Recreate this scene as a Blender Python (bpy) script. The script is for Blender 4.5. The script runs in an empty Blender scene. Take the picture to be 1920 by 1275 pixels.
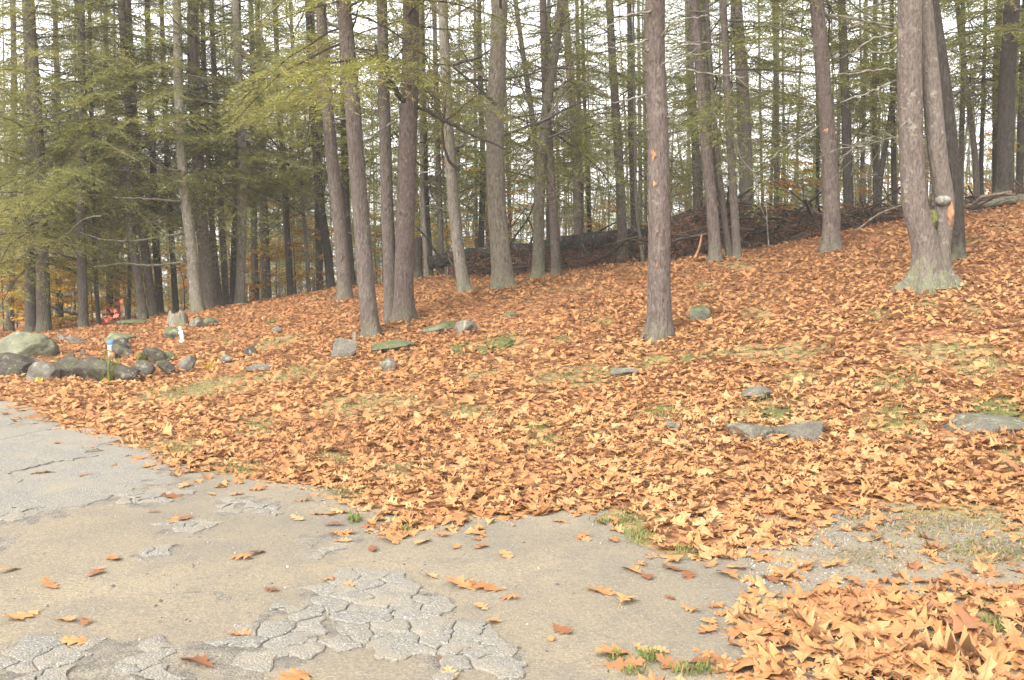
import bpy, bmesh, math, random
import numpy as np
from mathutils import Vector, Matrix, Euler

random.seed(7)
rng = np.random.default_rng(11)
scene = bpy.context.scene
col = scene.collection
R = math.radians

# ------------------------------------------------------------------ camera
FPX, CX, CY, HOR = 1867.0, 960.0, 637.5, 500.0
EYE = 1.6
PITCH = math.atan((CY - HOR) / FPX)
cam_d = bpy.data.cameras.new('camera')
cam_d.sensor_width = 36.0
cam_d.lens = 36.0 * FPX / 1920.0
cam_d.clip_start = 0.05
cam_d.clip_end = 3000
cam = bpy.data.objects.new('camera', cam_d)
col.objects.link(cam)
cam.location = (0, 0, EYE)
cam.rotation_euler = (math.pi / 2 - PITCH, 0, 0)
scene.camera = cam

# ------------------------------------------------------------------ light
SUN_EL, SUN_AZ = R(42), R(212)          # azimuth clockwise from +Y: behind the camera, to the left
w = bpy.data.worlds.new('World')
scene.world = w
w.use_nodes = True
nt = w.node_tree
nt.nodes.clear()
sky = nt.nodes.new('ShaderNodeTexSky')
sky.sky_type = 'NISHITA'
sky.sun_disc = False
sky.sun_elevation = SUN_EL
sky.sun_rotation = SUN_AZ
sky.air_density = 1.0
sky.dust_density = 1.5
sky.ozone_density = 1.0
hs = nt.nodes.new('ShaderNodeHueSaturation')     # overcast: nearly colourless
hs.inputs['Saturation'].default_value = 0.03
bg = nt.nodes.new('ShaderNodeBackground')
bg.inputs['Strength'].default_value = 0.15
wo = nt.nodes.new('ShaderNodeOutputWorld')
nt.links.new(sky.outputs[0], hs.inputs['Color'])
nt.links.new(hs.outputs[0], bg.inputs['Color'])
nt.links.new(bg.outputs[0], wo.inputs['Surface'])

HAZE = 0.0013
sd = bpy.data.lights.new('sun', 'SUN')
sd.energy = 1.5
sd.angle = R(40)
sd.color = (1.0, 0.92, 0.80)
sun = bpy.data.objects.new('sun', sd)
col.objects.link(sun)
sdir = Vector((math.sin(SUN_AZ) * math.cos(SUN_EL), math.cos(SUN_AZ) * math.cos(SUN_EL), math.sin(SUN_EL)))
sun.rotation_euler = sdir.to_track_quat('Z', 'Y').to_euler()

scene.view_settings.view_transform = 'Standard'
scene.view_settings.look = 'None'
scene.view_settings.gamma = 1.0
scene.view_settings.exposure = 2.2
scene.render.engine = 'CYCLES'
scene.cycles.max_bounces = 6
scene.cycles.diffuse_bounces = 3
scene.cycles.glossy_bounces = 2
scene.cycles.transmission_bounces = 4
scene.cycles.use_denoising = True
scene.cycles.volume_bounces = 0

# ------------------------------------------------------------------ geometry of view
SP, CP = math.sin(PITCH), math.cos(PITCH)


def ray(px, py):
    a = (px - CX) / FPX
    b = (CY - py) / FPX
    return np.array([a, b * SP + CP, b * CP - SP])


def at(px, py, Y):
    d = ray(px, py)
    t = Y / d[1]
    return np.array([d[0] * t, Y, EYE + d[2] * t])


# ------------------------------------------------------------------ noise
def _hash(i, j, k, s):
    n = (i * 374761393 + j * 668265263 + k * 2147483647 + s * 974634777) & 0xffffffff
    n = ((n ^ (n >> 13)) * 1274126177) & 0xffffffff
    n = (n ^ (n >> 16)) & 0xffff
    return n / 65535.0


def vnoise(P, s=0):
    P = np.asarray(P, float)
    if P.shape[-1] == 2:
        P = np.concatenate([P, np.zeros(P.shape[:-1] + (1,))], -1)
    I = np.floor(P).astype(np.int64)
    F = P - I
    F = F * F * (3 - 2 * F)
    out = 0
    for a in (0, 1):
        for b in (0, 1):
            for c in (0, 1):
                wgt = (F[..., 0] if a else 1 - F[..., 0]) * (F[..., 1] if b else 1 - F[..., 1]) * (F[..., 2] if c else 1 - F[..., 2])
                out = out + wgt * _hash(I[..., 0] + a, I[..., 1] + b, I[..., 2] + c, s)
    return out * 2 - 1


def fbm(P, s=0, o=3):
    P = np.asarray(P, float)
    r = 0
    a = 1
    for k in range(o):
        r = r + a * vnoise(P * (2 ** k), s + k)
        a *= 0.5
    return r


# ------------------------------------------------------------------ terrain: a bank rising to a crest on the right
CTRL = [(1240, 636, 13.0), (1740, 541, 13.5), (690, 632, 16.0), (945, 543, 19.5), (1560, 472, 18.5), (372, 586, 23.0),
        (70, 628, 24.0), (450, 573, 25.0), (1043, 519, 23.0), (1343, 491, 19.5), (1900, 402, 18.0), (620, 548, 27.0),
        (1797, 490, 16.0), (230, 612, 21.0), (800, 524, 26.0)]
cp = [at(*c) for c in CTRL]
cp += [np.array(p, float) for p in [
    (-6.4, 12, 0), (-9, 14, .0), (-3.6, 9.2, 0), (-1.6, 7.2, 0), (0, 6, 0), (2, 5.4, 0.0), (4, 5, 0.05), (8, 4.6, .1), (-12, 8, 0),
    (-5, 6, 0), (0, 3, 0), (6, 2, 0), (-10, 0, 0), (10, -2, 0.0), (-10, -10, 0), (10, -10, 0), (0, -5, 0), (13, 8, .9), (-14, 20, -.1),
    (-5, 15, .14), (-22, 32, -.6), (-12, 34, -.1), (-4, 36, .5), (4, 36, 1.05), (12, 34, 2.1), (22, 30, 3.2), (-30, 60, -3), (0, 60, -1.2), (30, 60, 1.2),
    (-60, 120, -8), (60, 120, -4), (-60, 0, -1), (60, 0, 3), (-60, -60, 0), (60, -60, 0)]]
cp = np.array(cp)


def _U(r2):
    return np.where(r2 > 1e-12, r2 * np.log(np.maximum(r2, 1e-12)), 0)


def _tps(c, lam):
    n = len(c)
    X = c[:, :2] / 20.0
    K = _U(((X[:, None] - X[None]) ** 2).sum(-1)) + lam * np.eye(n)
    P = np.c_[np.ones(n), X]
    A = np.zeros((n + 3, n + 3))
    A[:n, :n] = K
    A[:n, n:] = P
    A[n:, :n] = P.T
    return np.linalg.solve(A, np.r_[c[:, 2], 0, 0, 0]), X


TW, TX = _tps(cp, 0.002)


def terrain(x, y):
    x = np.asarray(x, float)
    y = np.asarray(y, float)
    q = np.stack([np.clip(x, -60, 60), np.clip(y, -60, 120)], -1) / 20.0
    r2 = ((q[..., None, :] - TX) ** 2).sum(-1)
    z = (_U(r2) * TW[:len(TX)]).sum(-1) + TW[-3] + (q * TW[-2:]).sum(-1)
    m = np.clip((y - (5.0 + np.maximum(0, -x) * 0.95)) / 4.0, 0, 1)
    z = z * (0.25 + 0.75 * m)
    z = z + 0.035 * m * fbm(np.stack([x, y], -1) * 0.9, 3, 2)
    return z


def gz(x, y):
    return float(terrain(np.array([x]), np.array([y]))[0])


def ground_hit(px, py, lo=2.0, hi=60.0):
    d = ray(px, py)
    t = np.linspace(lo, hi, 700)
    P = np.array([0, 0, EYE]) + t[:, None] * d
    dz = P[:, 2] - terrain(P[:, 0], P[:, 1])
    k = np.nonzero(dz < 0)[0]
    if len(k) == 0:
        return P[np.argmin(dz)]
    i = k[0]
    if i == 0:
        return P[0]
    f = dz[i - 1] / (dz[i - 1] - dz[i])
    return P[i - 1] + f * (P[i] - P[i - 1])


# ------------------------------------------------------------------ mesh helpers
class MB:
    def __init__(s):
        s.V, s.F, s.M, s.A, s.U, s.n = [], [], [], [], [], 0

    def add(s, V, F, mat=0, rnd=0.5, uv=None):
        V = np.asarray(V, float)
        F = np.asarray(F, np.int64)
        if F.shape[1] == 4:
            F = np.concatenate([F[:, [0, 1, 2]], F[:, [0, 2, 3]]])
        s.V.append(V)
        s.F.append(F + s.n)
        s.M.append(np.full(len(F), mat))
        s.A.append(np.broadcast_to(np.asarray(rnd, float), (len(V),)).copy())
        s.n += len(V)
        if uv is not None:
            s.U.append(uv)

    def mesh(s, name, mats, smooth=True):
        V = np.concatenate(s.V)
        F = np.concatenate(s.F)
        me = bpy.data.meshes.new(name)
        me.vertices.add(len(V))
        me.vertices.foreach_set('co', V.astype(np.float32).ravel())
        me.loops.add(len(F) * 3)
        me.loops.foreach_set('vertex_index', F.astype(np.int32).ravel())
        me.polygons.add(len(F))
        me.polygons.foreach_set('loop_start', np.arange(0, len(F) * 3, 3, dtype=np.int32))
        me.polygons.foreach_set('loop_total', np.full(len(F), 3, dtype=np.int32))
        me.polygons.foreach_set('material_index', np.concatenate(s.M).astype(np.int32))
        me.polygons.foreach_set('use_smooth', np.full(len(F), smooth))
        at_ = me.attributes.new('rnd', 'FLOAT', 'POINT')
        at_.data.foreach_set('value', np.concatenate(s.A).astype(np.float32))
        if s.U and sum(map(len, s.U)) == len(V):
            ua = me.attributes.new('luv', 'FLOAT2', 'POINT')
            ua.data.foreach_set('vector', np.concatenate(s.U).astype(np.float32).ravel())
        for m in mats:
            me.materials.append(m)
        me.update()
        me.validate()
        return me


def obj(name, data, parent=None, loc=None):
    o = bpy.data.objects.new(name, data)
    col.objects.link(o)
    if parent is not None:
        o.parent = parent
    if loc is not None:
        o.location = loc
    return o


def tag(o, label=None, cat=None, group=None, kind=None):
    if label:
        o['label'] = label
    if cat:
        o['category'] = cat
    if group:
        o['group'] = group
    if kind:
        o['kind'] = kind
    return o


def empty(name, loc):
    o = bpy.data.objects.new(name, None)
    o.empty_display_size = 0.2
    col.objects.link(o)
    o.location = loc
    return o


def frames(P):
    P = np.asarray(P, float)
    T = np.gradient(P, axis=0)
    T /= np.linalg.norm(T, axis=1)[:, None] + 1e-9
    ref = np.array([0, 1.0, 0]) if abs(T[:, 1]).mean() < 0.8 else np.array([1.0, 0, 0])
    A = np.cross(T, ref)
    A /= np.linalg.norm(A, axis=1)[:, None] + 1e-9
    B = np.cross(T, A)
    return T, A, B


def tube(P, r, n=6, cap=False):
    P = np.asarray(P, float)
    r = np.broadcast_to(np.asarray(r, float), (len(P),))
    T, A, B = frames(P)
    th = np.arange(n) / n * 2 * math.pi
    V = P[:, None] + r[:, None, None] * (np.cos(th)[None, :, None] * A[:, None] + np.sin(th)[None, :, None] * B[:, None])
    m = len(P)
    i = np.arange(m - 1)[:, None] * n
    j = np.arange(n)[None]
    jn = (j + 1) % n
    F = np.stack([i + j, i + jn, i + n + jn, i + n + j], -1).reshape(-1, 4)
    V = V.reshape(-1, 3)
    F = np.concatenate([F[:, [0, 1, 2]], F[:, [0, 2, 3]]])
    if cap:
        V = np.concatenate([V, P[:1], P[-1:]])
        c0, c1 = m * n, m * n + 1
        j = np.arange(n)
        jn = (j + 1) % n
        F = np.concatenate([F, np.stack([np.full(n, c0), jn, j], -1), np.stack([np.full(n, c1), (m - 1) * n + j, (m - 1) * n + jn], -1)])
    return V, F


def smooth_path(pts, n):
    pts = np.asarray(pts, float)
    d = np.r_[0, np.cumsum(np.linalg.norm(np.diff(pts, axis=0), axis=1))]
    t = np.linspace(0, d[-1], n)
    out = []
    m = len(pts)
    if m < 3:
        return np.stack([np.interp(t, d, pts[:, k]) for k in range(pts.shape[1])], -1)
    tan = np.gradient(pts, d, axis=0)
    for tt in t:
        i = min(max(np.searchsorted(d, tt) - 1, 0), m - 2)
        h = d[i + 1] - d[i]
        u = (tt - d[i]) / h
        out.append((2 * u ** 3 - 3 * u ** 2 + 1) * pts[i] + (u ** 3 - 2 * u ** 2 + u) * h * tan[i] + (-2 * u ** 3 + 3 * u ** 2) * pts[i + 1] + (u ** 3 - u ** 2) * h * tan[i + 1])
    return np.array(out)


# ------------------------------------------------------------------ materials
def srgb(r, g, b):
    f = lambda c: (c / 255) / 12.92 if c / 255 <= 0.04045 else ((c / 255 + 0.055) / 1.055) ** 2.4
    return (f(r), f(g), f(b), 1)


class NT:
    def __init__(s, name):
        s.m = bpy.data.materials.new(name)
        s.m.use_nodes = True
        s.t = s.m.node_tree
        s.t.nodes.clear()
        s.out = s.n('ShaderNodeOutputMaterial')

    def n(s, t, **kw):
        nd = s.t.nodes.new(t)
        for k, v in kw.items():
            setattr(nd, k, v)
        return nd

    def put(s, sock, v):
        if isinstance(v, bpy.types.NodeSocket):
            s.t.links.new(v, sock)
        elif v is not None:
            if hasattr(sock.default_value, '__len__') and not hasattr(v, '__len__'):
                v = [v] * len(sock.default_value)
            if hasattr(sock.default_value, '__len__') and len(v) < len(sock.default_value):
                v = list(v) + [1]
            sock.default_value = v

    def coord(s, which='Object'):
        return s.n('ShaderNodeTexCoord').outputs[which]

    def mapping(s, v, scale=(1, 1, 1), loc=(0, 0, 0)):
        m = s.n('ShaderNodeMapping')
        s.put(m.inputs['Vector'], v)
        s.put(m.inputs['Scale'], scale)
        s.put(m.inputs['Location'], loc)
        return m.outputs[0]

    def noise(s, v, scale, detail=4, rough=0.55, dist=0.0):
        m = s.n('ShaderNodeTexNoise')
        s.put(m.inputs['Vector'], v)
        m.inputs['Scale'].default_value = scale
        m.inputs['Detail'].default_value = detail
        m.inputs['Roughness'].default_value = rough
        m.inputs['Distortion'].default_value = dist
        return m.outputs['Fac']

    def voro(s, v, scale, feature='F1', out='Distance'):
        m = s.n('ShaderNodeTexVoronoi', feature=feature)
        s.put(m.inputs['Vector'], v)
        m.inputs['Scale'].default_value = scale
        return m.outputs[out]

    def ramp(s, fac, stops, interp='LINEAR'):
        m = s.n('ShaderNodeValToRGB')
        m.color_ramp.interpolation = interp
        e = m.color_ramp.elements
        while len(e) < len(stops):
            e.new(0.5)
        for k, (p, c) in enumerate(stops):
            e[k].position = p
            e[k].color = c if hasattr(c, '__len__') else (c, c, c, 1)
        s.put(m.inputs[0], fac)
        return m.outputs[0]

    def mix(s, f, a, b, blend='MIX'):
        m = s.n('ShaderNodeMix', data_type='RGBA', blend_type=blend)
        s.put(m.inputs[0], f)
        s.put(m.inputs[6], a)
        s.put(m.inputs[7], b)
        return m.outputs[2]

    def math(s, op, a, b=None, c=None):
        m = s.n('ShaderNodeMath', operation=op)
        s.put(m.inputs[0], a)
        s.put(m.inputs[1], b)
        s.put(m.inputs[2], c)
        return m.outputs[0]

    def vadd(s, a, b):
        m = s.n('ShaderNodeVectorMath', operation='ADD')
        s.put(m.inputs[0], a)
        s.put(m.inputs[1], b)
        return m.outputs[0]

    def attr(s, name):
        return s.n('ShaderNodeAttribute', attribute_name=name).outputs['Fac']

    def orand(s):
        return s.n('ShaderNodeObjectInfo').outputs['Random']

    def oshift(s, base='Object', k=37.0):
        r = s.math('MULTIPLY', s.orand(), k)
        c = s.n('ShaderNodeCombineXYZ')
        s.put(c.inputs[0], r)
        s.put(c.inputs[1], r)
        s.put(c.inputs[2], r)
        return s.vadd(s.coord(base), c.outputs[0])

    def sepz(s, v):
        m = s.n('ShaderNodeSeparateXYZ')
        s.put(m.inputs[0], v)
        return m.outputs

    def finish(s, color, rough=0.85, bump=None, bstr=0.5, bdist=0.01, spec=0.3, transl=0.0, tcol=None):
        p = s.n('ShaderNodeBsdfPrincipled')
        s.put(p.inputs['Base Color'], color)
        s.put(p.inputs['Roughness'], rough)
        p.inputs['Specular IOR Level'].default_value = spec
        if bump is not None:
            b = s.n('ShaderNodeBump')
            b.inputs['Strength'].default_value = bstr
            b.inputs['Distance'].default_value = bdist
            s.put(b.inputs['Height'], bump)
            s.t.links.new(b.outputs[0], p.inputs['Normal'])
        sh = p.outputs[0]
        if transl > 0:
            t = s.n('ShaderNodeBsdfTranslucent')
            s.put(t.inputs['Color'], tcol if tcol is not None else color)
            x = s.n('ShaderNodeMixShader')
            x.inputs[0].default_value = transl
            s.t.links.new(sh, x.inputs[1])
            s.t.links.new(t.outputs[0], x.inputs[2])
            sh = x.outputs[0]
        s.t.links.new(sh, s.out.inputs['Surface'])
        return s.m


def leaf_mat(name, individual):
    n = NT(name)
    r = n.orand() if individual else n.attr('rnd')
    c = n.ramp(r, [(0.0, (.17, .068, .034, 1)), (0.2, (.255, .112, .052, 1)), (0.42, (.34, .165, .066, 1)), (0.65, (.415, .215, .086, 1)), (0.85, (.455, .262, .115, 1)), (1.0, (.485, .315, .16, 1))])
    hue = n.math('FRACT', n.math('MULTIPLY', r, 41.3))
    c = n.mix(n.ramp(hue, [(0.45, 0.0), (0.9, 0.62)]), c, n.ramp(r, [(0.1, (.21, .08, .026, 1)), (0.8, (.47, .215, .07, 1))]))
    f = n.noise(n.coord('Object'), 38.0, 3)
    c = n.mix(n.ramp(f, [(0.35, 0.0), (0.75, 0.4)]), c, (.22, .10, .05, 1))
    lu = n.sepz(n.n('ShaderNodeAttribute', attribute_name='luv').outputs['Vector'])
    av = n.math('ABSOLUTE', lu[1])
    rib = n.ramp(av, [(.004, 1.0), (.022, 0.0)])
    side = n.math('FRACT', n.math('MULTIPLY', n.math('SUBTRACT', lu[0], n.math('MULTIPLY', av, .75)), 7.0))
    vein = n.math('MAXIMUM', rib, n.math('MULTIPLY', n.ramp(side, [(.0, 1.0), (.10, 0.0)]), .6))
    c = n.mix(n.math('MULTIPLY', vein, .55), c, (.20, .095, .045, 1))
    bk = n.n('ShaderNodeNewGeometry').outputs['Backfacing']
    c = n.mix(n.math('MULTIPLY', bk, 0.35), c, (.44, .32, .22, 1))
    return n.finish(c, 0.55, n.noise(n.coord('Object'), 90.0, 2), 0.25, 0.004, 0.35, 0.22)


M = {}
M['leaf'] = leaf_mat('dry_oak_leaf_litter', False)
M['leaf_single'] = leaf_mat('dry_oak_leaf', True)


def bark(name, c1, c2, c3, furrow=1.0, lichen=0.3, moss=0.4, lich_col=(.25, .26, .21, 1)):
    n = NT(name)
    v = n.oshift()
    vs = n.mapping(v, (1, 1, 0.27))
    a = n.noise(vs, 30, 7, 0.68, 0.9)
    b = n.voro(n.mapping(v, (1, 1, 0.33)), 34)
    fine = n.noise(n.mapping(v, (1, 1, 0.35)), 85, 3, 0.6)
    big = n.noise(v, 1.7, 3, 0.6)
    h = n.math('ADD', n.math('MULTIPLY', a, 0.7), n.math('MULTIPLY', b, 0.5))
    h = n.math('ADD', h, n.math('MULTIPLY', fine, 0.3))
    c = n.ramp(a, [(0.36, c1), (0.49, c2), (0.63, c3)])
    c = n.mix(n.ramp(fine, [(0.35, 0.5), (0.65, 0.0)]), c, c1)
    c = n.mix(n.ramp(big, [(0.4, 0.0), (0.75, 0.4)]), c, tuple(x * .72 for x in c2[:3]) + (1,))
    c = n.mix(n.math('MULTIPLY', n.orand(), .45), c, n.mix(a, tuple(x * .8 for x in c1[:3]) + (1,), (c3[0] * .92, c3[0] * .84, c3[0] * .70, 1)))
    l1 = n.noise(v, 11, 5, 0.7)
    l2 = n.noise(v, 2.1, 2)
    lm = n.math('MULTIPLY', n.ramp(l1, [(0.55, 0.0), (0.62, 1.0)]), n.ramp(l2, [(0.38, 0.0), (0.62, lichen * 2)]))
    c = n.mix(lm, c, lich_col)
    # moss and lichen crust creeping up from the foot of the trunk
    z = n.sepz(n.coord('Object'))[2]
    zz = n.math('ADD', z, n.math('MULTIPLY', n.noise(v, 3.5, 4, 0.65), -1.3))
    mm = n.math('MULTIPLY', n.ramp(n.math('ADD', n.math('MULTIPLY', zz, -1.2), 0.0), [(0.32, 0.0), (0.62, 1.0)]), n.ramp(l1, [(0.40, 0.2), (0.6, moss * 1.5)]))
    c = n.mix(mm, c, n.mix(n.noise(v, 20, 2), (.07, .08, .03, 1), (.20, .20, .14, 1)))
    return n.finish(c, 0.9, h, 0.95 * furrow, 0.04, 0.15)


M['pine'] = bark('pine_bark', (.040, .030, .026, 1), (.115, .087, .076, 1), (.165, .131, .118, 1), 0.9, 0.12, 0.28)
M['oak'] = bark('oak_bark', (.055, .043, .031, 1), (.165, .137, .104, 1), (.23, .197, .155, 1), 1.2, 0.25, 0.7)
M['lichen'] = bark('lichened_bark', (.062, .049, .042, 1), (.135, .108, .094, 1), (.185, .153, .135, 1), 0.9, 0.26, 0.8, (.30, .30, .24, 1))
M['dark'] = bark('dark_bark', (.015, .012, .010, 1), (.042, .034, .029, 1), (.075, .061, .053, 1), 1.0, 0.05, 0.3)
M['mid'] = bark('brown_bark', (.034, .027, .022, 1), (.095, .076, .063, 1), (.145, .12, .102, 1), 0.9, 0.12, 0.35)

M['pale'] = bark('pale_bark', (.075, .064, .050, 1), (.20, .175, .140, 1), (.27, .24, .195, 1), 0.8, 0.3, 0.6, (.33, .33, .26, 1))
M['mossoak'] = bark('mossy_oak_bark', (.045, .038, .026, 1), (.135, .117, .085, 1), (.20, .175, .13, 1), 1.2, 0.3, 1.6)
M['logbark'] = bark('log_bark', (.008, .007, .006, 1), (.022, .018, .015, 1), (.05, .04, .034, 1), 1.2, 0.25, 0.0)
n = NT('dead_branch_bark')
v = n.oshift()
c = n.ramp(n.noise(v, 14, 4), [(0.35, (.07, .06, .045, 1)), (0.6, (.18, .17, .135, 1))])
M['deadwood'] = n.finish(c, 0.9, n.noise(v, 60, 2), 0.4, 0.006)
n = NT('twig_bark')
M['twig'] = n.finish(n.ramp(n.attr('rnd'), [(0, (.03, .025, .02, 1)), (1, (.11, .09, .07, 1))]), 0.9)

n = NT('brush_wood')
M['brushwood'] = n.finish(n.ramp(n.attr('rnd'), [(0, (.016, .012, .010, 1)), (.8, (.05, .037, .028, 1)), (1, (.12, .095, .07, 1))]), 0.9)

n = NT('hemlock_needles')
c = n.ramp(n.attr('rnd'), [(0.0, (.105, .12, .034, 1)), (0.4, (.19, .20, .05, 1)), (0.75, (.27, .255, .065, 1)), (1.0, (.31, .22, .09, 1))])
c = n.mix(n.math('MULTIPLY', n.orand(), 0.4), c, (.12, .14, .05, 1))
M['needle'] = n.finish(c, 0.6, transl=0.45, spec=0.2)
n = NT('dead_needles')
c = n.ramp(n.attr('rnd'), [(0.0, (.045, .02, .013, 1)), (0.5, (.14, .055, .03, 1)), (1.0, (.30, .14, .07, 1))])
M['rust'] = n.finish(c, 0.8, transl=0.2, spec=0.1)
n = NT('autumn_leaves')
c = n.ramp(n.attr('rnd'), [(0.0, (.30, .11, .03, 1)), (0.35, (.48, .25, .045, 1)), (0.7, (.55, .38, .055, 1)), (1.0, (.42, .37, .07, 1))])
M['yellow'] = n.finish(c, 0.6, transl=0.45, spec=0.2)
n = NT('scarlet_leaves')
M['red'] = n.finish(n.ramp(n.orand(), [(0, (.22, .04, .03, 1)), (1, (.50, .16, .09, 1))]), 0.55, transl=0.3)
n = NT('grass_blades')
M['grass'] = n.finish(n.ramp(n.attr('rnd'), [(0.0, (.10, .15, .03, 1)), (0.3, (.15, .175, .04, 1)), (0.55, (.17, .14, .055, 1)), (1.0, (.29, .215, .115, 1))]), 0.6, transl=0.3)
n = NT('moss')
v = n.coord('Object')
M['moss'] = n.finish(n.ramp(n.noise(v, 30, 4), [(0.3, (.04, .045, .012, 1)), (0.7, (.125, .12, .035, 1))]), 0.95, n.noise(v, 70, 3), 0.8, 0.02)

# forest floor: leaf mould, bits of leaves, moss
n = NT('forest_floor')
v = n.coord('Object')
vo = n.n('ShaderNodeTexVoronoi')
n.put(vo.inputs['Vector'], n.vadd(v, n.mix(0.12, (0, 0, 0, 1), n.n('ShaderNodeTexNoise').outputs['Color'])))
vo.inputs['Scale'].default_value = 13
lc = n.sepz(vo.outputs['Color'])[0]
c = n.ramp(lc, [(0.0, (.19, .08, .036, 1)), (0.4, (.28, .125, .055, 1)), (0.75, (.36, .175, .08, 1)), (1.0, (.42, .23, .11, 1))])
c = n.mix(n.ramp(vo.outputs['Distance'], [(0.25, 0.0), (0.6, 0.6)]), c, (.10, .048, .026, 1))
ms = n.noise(v, 0.9, 5, 0.6)
c = n.mix(n.ramp(ms, [(0.56, 0.0), (0.68, 0.75)]), c, n.ramp(n.noise(v, 25, 3), [(0.3, (.13, .105, .04, 1)), (0.7, (.24, .19, .085, 1))]))
tf = n.math('ADD', n.attr('rnd'), n.math('MULTIPLY', n.math('SUBTRACT', n.noise(v, 7, 5, .7), .5), 1.2))
tc = n.ramp(n.noise(n.mapping(v, (1, 3, 1)), 45, 4, .7), [(.3, (.10, .08, .035, 1)), (.5, (.22, .165, .075, 1)), (.7, (.32, .25, .14, 1))])
tc = n.mix(n.ramp(n.noise(v, 5, 4), [(.5, 0.0), (.65, .7)]), tc, (.14, .135, .04, 1))
c = n.mix(n.ramp(tf, [(.35, 0.0), (.6, 1.0)]), c, tc)
M['ground'] = n.finish(c, 0.95, n.math('SUBTRACT', n.noise(v, 18, 4), vo.outputs['Distance']), 0.8, 0.03, 0.15)

# worn drive: sand and fine grit, faintly stained
n = NT('drive_sand')
v = n.coord('Object')
big = n.noise(v, 0.75, 5, 0.6)
mid = n.noise(v, 2.4, 8, 0.72, 0.8)
grit = n.noise(v, 95, 4, 0.75)
grit2 = n.noise(v, 45, 4, 0.7)
c = n.ramp(big, [(0.32, (.155, .138, .108, 1)), (0.5, (.205, .173, .124, 1)), (0.7, (.25, .205, .138, 1))])
c = n.mix(n.ramp(mid, [(0.38, 0.55), (0.5, 0.0)]), c, (.15, .135, .115, 1))
c = n.mix(n.ramp(mid, [(0.58, 0.0), (0.75, 0.5)]), c, (.19, .145, .10, 1))
c = n.mix(n.ramp(grit, [(0.36, 0.65), (0.5, 0.0)]), c, (.085, .075, .06, 1))
c = n.mix(n.ramp(grit, [(0.58, 0.0), (0.70, 0.7)]), c, (.40, .37, .31, 1))
c = n.mix(n.ramp(grit2, [(0.38, .6), (0.52, 0.0)]), c, (.12, .108, .092, 1))
M['sand'] = n.finish(c, 0.95, n.math('ADD', n.math('MULTIPLY', grit, 0.6), n.math('MULTIPLY', n.noise(v, 40, 4), 0.8)), 0.7, 0.012, 0.15)

n = NT('old_asphalt')
v = n.oshift('Object', 9.0)
agg = n.n('ShaderNodeTexVoronoi')
n.put(agg.inputs['Vector'], v)
agg.inputs['Scale'].default_value = 120
ac = n.sepz(agg.outputs['Color'])[0]
c = n.ramp(ac, [(0.0, (.125, .117, .103, 1)), (0.5, (.19, .179, .156, 1)), (0.9, (.235, .222, .195, 1)), (1.0, (.36, .35, .32, 1))])
c = n.mix(n.ramp(agg.outputs['Distance'], [(0.3, 0.0), (0.7, 0.6)]), c, (.10, .097, .09, 1))
c = n.mix(n.ramp(n.noise(v, 2.5, 5, 0.65), [(0.42, 0.0), (0.66, 0.8)]), c, (.205, .178, .135, 1))
M['asphalt'] = n.finish(c, 0.9, n.math('ADD', n.math('MULTIPLY', agg.outputs['Distance'], -0.8), n.noise(v, 30, 4)), 0.7, 0.008, 0.25)


n = NT('crumbled_asphalt')
v = n.coord('Object')
g1 = n.noise(v, 130, 3, .7)
c = n.ramp(n.noise(v, 6, 5, .65), [(.38, (.12, .11, .094, 1)), (.62, (.235, .203, .155, 1))])
c = n.mix(n.ramp(g1, [(.36, .8), (.5, 0.0)]), c, (.045, .043, .04, 1))
c = n.mix(n.ramp(g1, [(.56, 0.0), (.68, .8)]), c, (.34, .33, .30, 1))
M['crumble'] = n.finish(c, .95, n.math('ADD', g1, n.noise(v, 35, 3)), .8, .012, .15)


def rockmat(name, c1, c2, moss, lich):
    n = NT(name)
    v = n.oshift()
    a = n.noise(v, 4.5, 7, 0.65)
    c = n.ramp(a, [(0.32, c1), (0.68, c2)])
    sp = n.noise(v, 55, 3, 0.7)
    c = n.mix(n.ramp(sp, [(0.38, 0.5), (0.5, 0.0)]), c, tuple(x * .5 for x in c1[:3]) + (1,))
    lm = n.ramp(n.noise(v, 9, 6, 0.7), [(0.57, 0.0), (0.63, lich)])
    c = n.mix(lm, c, (.25, .25, .195, 1))
    g = n.n('ShaderNodeNewGeometry')
    nz = n.sepz(g.outputs['Normal'])[2]
    m = n.math('MULTIPLY', n.ramp(nz, [(0.25, 0.25), (0.75, 1.0)]), n.ramp(n.noise(v, 3.2, 5, 0.65), [(0.62 - 0.3 * moss, 0.0), (0.75 - 0.3 * moss, moss)]))
    c = n.mix(m, c, n.ramp(sp, [(0.3, (.045, .055, .018, 1)), (0.7, (.13, .135, .055, 1))]))
    h = n.math('ADD', n.math('MULTIPLY', n.noise(v, 12, 8, 0.7), 1.0), n.math('MULTIPLY', sp, 0.25))
    return n.finish(c, 0.96, h, 1.0, 0.035, 0.08)


M['rock_grey'] = rockmat('grey_stone', (.085, .077, .064, 1), (.19, .177, .148, 1), 0.42, 0.8)
M['rock_dark'] = rockmat('dark_stone', (.035, .031, .029, 1), (.115, .10, .085, 1), 0.55, 0.7)
M['rock_moss'] = rockmat('mossy_stone', (.085, .088, .065, 1), (.175, .18, .135, 1), 0.85, 0.6)

M['rock_pale'] = rockmat('pale_stone', (.11, .112, .08, 1), (.215, .215, .152, 1), 0.55, 0.7)

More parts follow.
